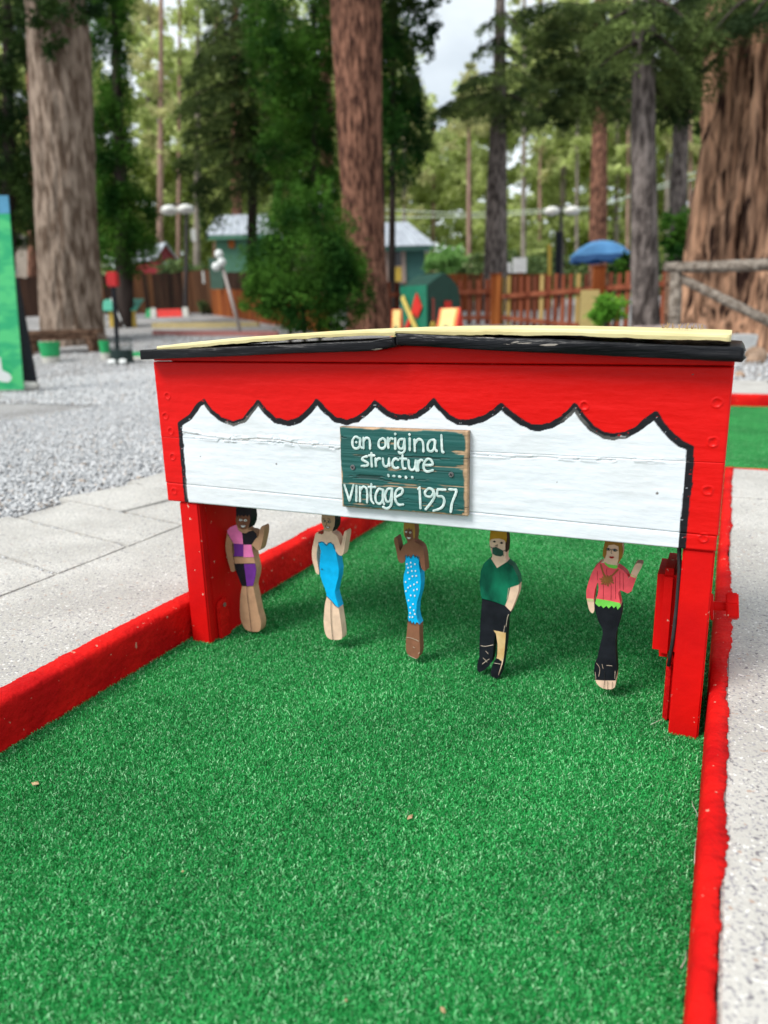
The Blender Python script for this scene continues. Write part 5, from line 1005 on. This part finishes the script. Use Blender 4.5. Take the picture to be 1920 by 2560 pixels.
# leaning white pole with three balls
e = empty('ball_pole', base(518, 14), 'leaning grey pole with three white balls at its top', 'pole'); a, b_ = at(480, 574, 14), at(519, 716, 13.6)
mb = MB(); mb.tube([tuple(b_), tuple(a)], [.032, .028], 10); mb.build('pole', paint('pole_grey', (.36, .31, .29)), e, smooth=True)
for x, y in ((473, 549), (479, 566), (467, 576)):
    c_ = at(x, y, 13.95); mb = MB(); mb.tube([(c_[0], c_[1], c_[2] + .078 * math.cos(t_)) for t_ in np.linspace(3.1, .04, 9)], [max(.078 * math.sin(t_), .003) for t_ in np.linspace(3.1, .04, 9)], 14); mb.build('ball', kwhite, e, smooth=True)
# buildings
metal_roof = mat('metal_roof', (.36, .39, .44), (.47, .51, .56), 3, rough=.45, metal=.2)
def ribs(fr, par, P0, P1, Q0, Q1, n, mt):   # standing seams across a roof plane
    for k in range(n + 1):
        t_ = k / n; a = np.array(P0) + (np.array(P1) - np.array(P0)) * t_; b_ = np.array(Q0) + (np.array(Q1) - np.array(Q0)) * t_
        mb = MB(); mb.bar(fr(*a), fr(*b_), .03, .03); mb.build('roof_seam', mt, par)
def hip_cabin(name, lab, x0, x1, ye, yt, xr0, xr1, s, wall, rot, dep, over=.3, fascia=None):
    u = s / 1590.; xc = (x0 + x1) / 2; b0 = base(xc, s); fr = Fr(b0, rot); w = (x1 - x0) / 2 * u; he = Zt(xc, ye, s) - b0.z; ht = Zt(xc, yt, s) - b0.z; e = empty(name, b0, lab, 'cabin')
    one(fr, lambda b: fr.box(b, -w, w, 0, dep, -.3, he), 'wall', wall, e)
    ra, rb = (xr0 - xc) * u, (xr1 - xc) * u; o = over; E_ = [(-w - o, -o, he), (w + o, -o, he), (w + o, dep + o, he), (-w - o, dep + o, he)]; R_ = [(ra, dep / 2, ht), (rb, dep / 2, ht)]
    one(fr, lambda b: b.add([fr(*p) for p in E_ + R_], [(0, 1, 5, 4), (1, 2, 5), (2, 3, 4, 5), (3, 0, 4), (3, 2, 1, 0)]), 'roof', metal_roof, e)
    ribs(fr, e, (-w - o, -o, he + .015), (w + o, -o, he + .015), (ra, dep / 2, ht + .015), (rb, dep / 2, ht + .015), 9, metal_roof)
    one(fr, lambda b: fr.box(b, -w - o + .01, w + o - .01, -o + .01, -o + .05, he - .16, he - .004), 'fascia', fascia or wall, e)
    return e, fr, b0, u, xc
tealw = mat('teal_siding', (.030, .115, .105), (.04, .14, .125), 4, rough=.7, stretch=(1, 1, 8)); e, fr, b0, u, xc = hip_cabin('cabin', 'teal cabin with pale metal roof right of the central trunk', 812, 917, 533, 469, 822, 884, 26, tealw, 0, 2.6, fascia=paint('teal_dark', (.02, .08, .065)))
one(fr, lambda b: fr.box(b, w1 := (836 - xc) * u, (878 - xc) * u, -.06, -.005, Zt(xc, 612, 26) - b0.z, Zt(xc, 538, 26) - b0.z), 'window_frame', paint('frame_tan', (.40, .30, .26)), e)
wf = e.children[-1]
one(fr, lambda b: fr.box(b, (843 - xc) * u, (869 - xc) * u, -.075, -.061, Zt(xc, 574, 26) - b0.z, Zt(xc, 543, 26) - b0.z), 'pane', mat('dark_glass', (.015, .015, .02), None, rough=.1), wf)
one(fr, lambda b: fr.box(b, (843 - xc) * u, (869 - xc) * u, -.075, -.061, Zt(xc, 608, 26) - b0.z, Zt(xc, 577, 26) - b0.z), 'yellow_poster', yel, wf)
one(fr, lambda b: fr.box(b, (822 - xc) * u, (831 - xc) * u, -.05, -.005, 0, Zt(xc, 538, 26) - b0.z), 'door_trim', kwhite, e)
grw = mat('green_siding', (.055, .16, .10), (.07, .20, .125), 4, rough=.7, stretch=(1, 1, 8)); e, fr, b0, u, xc = hip_cabin('shed', 'sage green shed with grey metal roof behind the young cedar', 482, 592, 508, 450, 470, 575, 30, grw, 0, 3.4)
one(fr, lambda b: fr.box(b, (508 - xc) * u, (520 - xc) * u, -.10, -.005, Zt(xc, 535, 30) - b0.z, Zt(xc, 518, 30) - b0.z), 'wall_lantern', orb, e)
def gable_cabin(name, lab, x0, x1, yb, ye, yt, s, wall, rot, dep, roofm):
    u = s / 1590.; xc = (x0 + x1) / 2; b0 = base(xc, s); fr = Fr(b0, rot); w = (x1 - x0) / 2 * u; he = Zt(xc, ye, s) - b0.z; ht = Zt(xc, yt, s) - b0.z; e = empty(name, b0, lab, 'cabin')
    one(fr, lambda b: fr.prism(b, [(-w, -.3), (w, -.3), (w, he), (0, ht), (-w, he)], 0, dep), 'wall', wall, e)
    for sg in (-1, 1):
        k = 1.18; one(fr, lambda b: fr.prism(b, [(0, ht + .01), (sg * w * k, ht + (he - ht) * k + .01), (sg * w * k, ht + (he - ht) * k + .07), (0, ht + .08)], -.15, dep + .2), 'roof_panel', roofm, e)
    return e, fr, b0, u, xc
crim = paint('crimson', (.22, .012, .022)); e, fr, b0, u, xc = gable_cabin('red_cabin', 'small crimson cabin with grey roof beyond the dark board fence', 350, 393, 600, 557, 527, 36, crim, .75, 2.2, metal_roof)
one(fr, lambda b: fr.box(b, -.12, .16, -.04, -.003, Zt(xc, 600, 36) - b0.z, Zt(xc, 566, 36) - b0.z), 'door', paint('pale_blue', (.40, .56, .70)), e)
e, fr, b0, u, xc = gable_cabin('beige_house', 'pale beige house glimpsed between the green board and the broad grey trunk', 10, 78, 620, 535, 495, 34, paint('beige', (.52, .42, .34)), .2, 4, paint('roof_grey', (.16, .13, .13)))
one(fr, lambda b: fr.box(b, -.35, .15, -.04, -.003, Zt(xc, 590, 34) - b0.z, Zt(xc, 560, 34) - b0.z), 'window', paint('glass_pale', (.5, .56, .62), .2), e)
# windmill barn
gw = paint('barn_green', (.006, .16, .09), .35); gd = paint('barn_dark', (.004, .05, .035), .5); redp = paint('blade_red', (.62, .02, .012)); yl = paint('blade_yellow', (.66, .50, .12))
s = 11.0; p = at(925, 700, s); b0 = Vector((p[0], p[1], float(gz(p[0], p[1])))); e = empty('windmill_obstacle', b0, 'dark green barn-shaped windmill obstacle with red and yellow crossed blades', 'mini golf obstacle')
fr = Fr(b0, math.radians(35)); z = lambda y: Zt(925, y, s) - b0.z; zw, zs, zt = z(615), z(597), z(588)   # a runs right along the gable end, b runs back... side wall faces left
gw_ = .62; dp_ = .62
sec = [(0, 0), (gw_, 0), (gw_, zw - .22), (gw_ * .93, zw - .03), (gw_ * .72, zs - .02), (gw_ * .5, zt), (gw_ * .28, zs - .01), (.0, zw)]
one(fr, lambda b: fr.prism(b, sec, 0, -dp_ * 0 + dp_), 'body', gd, e, .006)
fl = Fr(b0, math.radians(35) - math.pi / 2)      # frame whose a axis runs along the side wall towards the camera's left
side = lambda a, c, d_=0: fr(-d_ - .004, a, c)
def sidepoly(name, pts, mt, d_=.004, th=.02):
    n = len(pts); mb = MB(); mb.add([side(a, c, d_) for a, c in pts] + [side(a, c, d_ + th) for a, c in pts], [tuple(range(n)), tuple(range(n, 2 * n))[::-1]] + [(i, n + i, n + (i + 1) % n, (i + 1) % n) for i in range(n)]); return mb.build(name, mt, e)
sidepoly('side_wall', [(0.0, .0), (dp_, .0), (dp_, zw), (0.0, zw)], gw)
H = zw
def rot_rect(c0, c1, w):
    a = np.array(c0); b_ = np.array(c1); d = (b_ - a) / np.linalg.norm(b_ - a); nn = np.array([-d[1], d[0]]) * w / 2; return [tuple(a + nn), tuple(b_ + nn), tuple(b_ - nn), tuple(a - nn)]
sidepoly('blade', rot_rect((.52, H * .86), (.12, H * .30), .075), yl, .06); sidepoly('blade', rot_rect((.16, H * .82), (.48, H * .38), .07), redp, .035)
sidepoly('blade_paddle', [(.20, H * .90), (.30, H * .72), (.20, H * .55), (.08, H * .70)], redp, .036)
front = lambda pts, name, mt, d_=.01: (lambda mb: (fr.prism(mb, pts, -d_ - .02, -d_), mb.build(name, mt, e)))(MB())[1]
front(rot_rect((.16, H * .50), (.50, H * .64), .055), 'bar', yl); front([(.30, H * .62), (.42, H * .62), (.42, H * .78), (.30, H * .78)], 'shutter', redp)
front([(.06 + .055 * math.cos(t_), H * .40 + .115 * math.sin(t_)) for t_ in np.linspace(0, 6.28, 15)[:-1]], 'paddle', yel, .03); front(rot_rect((.07, H * .5), (.07, H * .82), .03), 'paddle_stem', paint('stem_red', (.22, .04, .03)), .03)
# tent houses either side
rimred = paint('rim_red', (.75, .03, .01)); orng = paint('rim_orange', (.80, .28, .02)); cream = paint('cream_yellow', (.74, .58, .20))
for (x, yt, s, wpx, lab) in ((972, 665, 9.2, 48, 'yellow and red tent-shaped obstacle right of the green windmill'), (858, 668, 9.8, 22, 'red and yellow tent-shaped obstacle left of the green windmill')):
    b0 = base(x, s); e = empty('tent_obstacle', b0, lab, 'mini golf obstacle', 'tent-shaped obstacles by the windmill'); fr = Fr(b0, -.6 if x > 900 else -.3); h = Zt(x, yt, s) - b0.z; w = wpx * s / 1590
    q4 = lambda a0, a1, t0, t1, off: [fr(a, -w * .95 * (1 - t_) - off, h * t_ + off) for a, t_ in ((a0, t0), (a1, t0), (a1, t1), (a0, t1))]
    one(fr, lambda b: b.add([fr(-w * .5, -w * .95, 0), fr(w * .5, -w * .95, 0), fr(w * .5, 0, h), fr(-w * .5, 0, h), fr(-w * .5, w * .95, 0), fr(w * .5, w * .95, 0)], [(0, 1, 2, 3), (0, 3, 4), (1, 5, 2), (3, 2, 5, 4), (0, 4, 5, 1)]), 'body', rimred, e)
    for nm, a0, a1, t0, t1, off, m_ in (('orange_trim', -w * .42, w * .42, .02, .985, .004, orng), ('roof_face', -w * .34, w * .34, .02, .975, .009, cream)):
        V = q4(a0, a1, t0, t1, off) + q4(a0, a1, t0, t1, off - .003); mb = MB(); mb.add(V, [(0, 1, 2, 3), (0, 4, 5, 1), (1, 5, 6, 2), (2, 6, 7, 3), (3, 7, 4, 0)]); mb.build(nm, m_, e)
    mb = MB(); V = q4(-w * .13, w * .10, .3, .68, .013) + q4(-w * .13, w * .10, .3, .68, .010); mb.add(V, [(0, 1, 2, 3), (0, 4, 5, 1), (1, 5, 6, 2), (2, 6, 7, 3), (3, 7, 4, 0)]); mb.build('doorway_shade', gd, e)  # dark plate laid on the face for the shade inside the arch hole
# parasol
b0 = base(1297, 25); e = empty('parasol', b0, 'blue parasol open behind the picket fence', 'parasol'); c_ = at(1297, 552, 25); zt = Zt(1297, 519, 25); Ru = 62 * 25 / 1590.
mb = MB(); mb.tube([tuple(b0 - Vector((0, 0, .1))), (c_[0], c_[1], zt - .02)], .03, 8); mb.build('pole', polem, e)
blue = mat('parasol_blue', (.07, .24, .50), (.10, .30, .58), 3, rough=.7, trans=.25)
V = [(c_[0], c_[1], zt)]; ng = 8
for r_, zf in ((.35, .90), (.7, .55), (1.0, .0)):
    for k in range(ng * 4):
        a = k * 6.2832 / (ng * 4); sag = 1 - .05 * abs(math.sin(a * ng / 2)) * r_; V.append((c_[0] + Ru * r_ * math.cos(a) * sag, c_[1] + Ru * r_ * math.sin(a) * sag, c_[2] + (zt - c_[2]) * zf - .02 * abs(math.sin(a * ng / 2))))
F = [(0, 1 + k, 1 + (k + 1) % 32) for k in range(32)]; 
for r_ in range(2): F += [(1 + r_ * 32 + k, 33 + r_ * 32 + k, 33 + r_ * 32 + (k + 1) % 32, 1 + r_ * 32 + (k + 1) % 32) for k in range(32)]
mesh_obj('canopy', V, F, blue, e, smooth=True)
V = []
for k in range(32): x_, y_, z_ = (c_[0] + Ru * math.cos(k * 6.2832 / 32) * (1 - .05 * abs(math.sin(k * .7854))), c_[1] + Ru * math.sin(k * 6.2832 / 32) * (1 - .05 * abs(math.sin(k * .7854))), c_[2] - .02 * abs(math.sin(k * .7854)) - .002); V += [(x_, y_, z_), (x_, y_, z_ - .15 - .05 * abs(math.sin(k * .7854)))]
mesh_obj('valance', V, [(2 * k, 2 * k + 1, (2 * k + 3) % 64, (2 * k + 2) % 64) for k in range(32)], mat('valance_blue', (.02, .09, .25), None, rough=.7), e)
for k in range(8): a = k * .7854; mb = MB(); mb.tube([(c_[0], c_[1], zt - .06), (c_[0] + Ru * .97 * math.cos(a), c_[1] + Ru * .97 * math.sin(a), c_[2] - .03)], .012, 5); mb.build('rib', polem, e)
# log rail
logm = bark('weathered_log', (.13, .105, .085), (.30, .26, .22), 12, (1, 1, 1)); s = 8.8
e = empty('log_railing', base(1460, s), 'weathered log railing with a sloping lower rail in front of the giant pine', 'railing')
mb = MB(); mb.tube([at(1438, 577, s + .1), at(1520, 577, s - .3), at(1700, 570, s - 1.0), at(1800, 566, s - 1.4)], [.056, .06, .062, .06], 14); mb.build('top_rail', logm, e, smooth=True)
b0 = base(1461, s); mb = MB(); mb.tube([tuple(b0 - Vector((0, 0, .1))), tuple(at(1461, 588, s))], [.075, .066], 14); mb.build('post', logm, e, smooth=True)
b0 = base(1447, s + .4); mb = MB(); mb.tube([tuple(b0 - Vector((0, 0, .1))), tuple(at(1447, 590, s + .4))], [.055, .05], 12); mb.build('post', woodbr, e, smooth=True)
mb = MB(); mb.tube([at(1468, 600, s), at(1560, 645, s - .5), at(1680, 704, s - 1.1)], [.05, .052, .05], 12); mb.build('lower_rail', logm, e, smooth=True)
# stones at the right
def block(name, lab, cat, x0, x1, yt, s, mt, dep=.3, tap=.85, cut_=.0):
    b0 = base((x0 + x1) / 2, s); fr = Fr(b0, .1); w = (x1 - x0) / 2 * s / 1590; h = Zt((x0 + x1) / 2, yt, s) - b0.z
    V = [fr(-w * (tap + cut_), 0, -.03), fr(w * tap, 0, -.03), fr(w * tap, dep, -.03), fr(-w * (tap + cut_), dep, -.03), fr(-w, 0, h), fr(w, .02, h * .97), fr(w * .97, dep, h), fr(-w, dep, h * .98)]
    mb = MB(); mb.add(V, [(0, 3, 2, 1), (4, 5, 6, 7), (0, 1, 5, 4), (1, 2, 6, 5), (2, 3, 7, 6), (3, 0, 4, 7)]); return tag(mb.build(name, mt, None, bevel=.015), lab, cat)
block('stone_block', 'long pale pinkish stone lying at the foot of the slim grey trunk', 'stone', 1388, 1532, 702, 8.6, mat('pink_stone', (.36, .28, .27), (.50, .42, .41), 6, rough=.9, bump=.5), .3, .95)
block('stone_block', 'squarish pale grey stone at the roots of the giant pine', 'stone', 1583, 1646, 722, 9.4, mat('grey_stone', (.45, .46, .46), (.58, .59, .58), 6, rough=.9, bump=.4), .3, .7)
for x, y, r_, s, c__, lab in ((1638, 706, .13, 9.0, 'brown', 'brown rounded stone right of the pale grey stone'), (1608, 801, .045, 6.6, 'brown', 'small tan pebble on the grey ground near the right edge'), (1640, 742, .10, 8.3, 'tan', 'tan stone at the right frame edge above the gravel')):
    p = base(x, s); mb = MB(); mb.tube([tuple(p + Vector((0, 0, k_)) + Vector(tuple(_r0 * r_ * .2 * k_))) for k_ in (-.02, r_ * .3, r_ * .8, r_ * 1.1)], [r_ * .9, r_ * 1.1, r_ * .8, r_ * .3], 9)
    tag(mb.build('rock', mat('rock_' + c__, (.26, .17, .11), (.40, .28, .20), 8, rough=.9, bump=.5)), lab, 'rock')
# overhead cables
cab = mat('cable_pale', (.45, .50, .42), None, rough=.6)
for pts, lab in (([(800, 452, 38), (1000, 462, 38), (1280, 448, 38), (1700, 330, 38)], 'upper pale overhead cable crossing behind the slender violet-grey trunk'), ([(830, 470, 40), (1050, 468, 40), (1280, 452, 36), (1460, 388, 36), (1700, 300, 36)], 'lower pale overhead cable rising towards the giant pine')):
    mb = MB(); P = [at(*p) for p in pts]; mb.tube([tuple(p) for p in P], .03, 6); tag(mb.build('overhead_cable', cab, smooth=True), lab, 'cable')
# debris
dryb = mat('dry_leaf', (.30, .19, .09), (.44, .31, .17), 200, rough=.8)
for k, (x, y, L_, lab) in enumerate(((88, 1958, .016, 'curled dry leaf at the left side of the turf'), (1025, 2042, .012, 'small brown leaf in the middle of the turf'), (1107, 2524, .008, 'pale leaf fragment at the bottom edge of the turf'), (457, 2178, .004, 'tiny pale crumb at the lower left of the turf'), (865, 2500, .005, 'tiny brown crumb near the bottom of the turf'), (1395, 2330, .004, 'tiny tan crumb at the lower right of the turf'))):
    p = on_z(x, y, .002); a = k * 1.3; d = Vector((math.cos(a), math.sin(a), .1)) * L_; w = Vector((-math.sin(a), math.cos(a), .25)) * L_ * .3; c_ = Vector(tuple(p))
    V = [c_ - d / 2, c_ + w - Vector((0, 0, .001)), c_ + d / 2, c_ - w + Vector((0, 0, .001)), c_ + Vector((0, 0, L_ * .12))]; V2 = [v - Vector((0, 0, .0004)) for v in V]
    mb = MB(); mb.add(V + V2, [(0, 1, 4), (1, 2, 4), (2, 3, 4), (3, 0, 4), (6, 5, 9), (7, 6, 9), (8, 7, 9), (5, 8, 9)]); tag(mb.build('dry_leaf', dryb), lab, 'leaf')
thr = mat('thread', (.55, .52, .46), None, rough=.7)
for pts, lab in (([(189, 1722), (205, 1710), (216, 1715), (219, 1712), (214, 1722)], 'loose pale thread at the foot of the left kerb'),
                 ([(252, 1716), (256, 1704), (262, 1694)], 'short frayed thread standing against the left kerb'), ([(258, 1716), (262, 1700), (267, 1692)], 'second frayed thread standing against the left kerb'),
                 ([(1730, 2002), (1732, 2014), (1741, 2030), (1744, 2042)], 'curled pale thread beside the right kerb below the post'), ([(1740, 2100), (1737, 2130), (1736, 2160)], 'straight pale thread along the right kerb'),
                 ([(1717, 2378), (1713, 2400), (1702, 2420)], 'frayed thread by the right kerb near the bottom'), ([(1625, 1812), (1640, 1805), (1660, 1796)], 'thin pale fibre on the turf left of the right post')):
    mb = MB(); mb.tube([tuple(on_z(x, y, .002 + .003 * math.sin(k))) for k, (x, y) in enumerate(pts)], .0004, 5); tag(mb.build('loose_thread', thr, smooth=True), lab, 'thread', 'frayed threads along the kerbs')
mb = MB()
for k in range(26):
    x = random.uniform(1650, 1760); p = on_y(x, 836 + (x - 1650) * .13, .12); z0 = .599 + .0; 
    zb_ = .6205 - .0035 - .023 * ((p[0] - .56) / .62) ** 2 - .0
    q_ = Vector((p[0], .15 + random.uniform(-.03, .04), zb_ - .002)); d = Vector((random.uniform(-.006, .006), random.uniform(-.006, .006), random.uniform(.003, .012))); mb.tube([tuple(q_), tuple(q_ + d)], .0007, 4)
tag(mb.build('pine_needles', dryb), 'tan pine needle bits caught on the right end of the yellow roof', 'pine needles', kind='stuff')
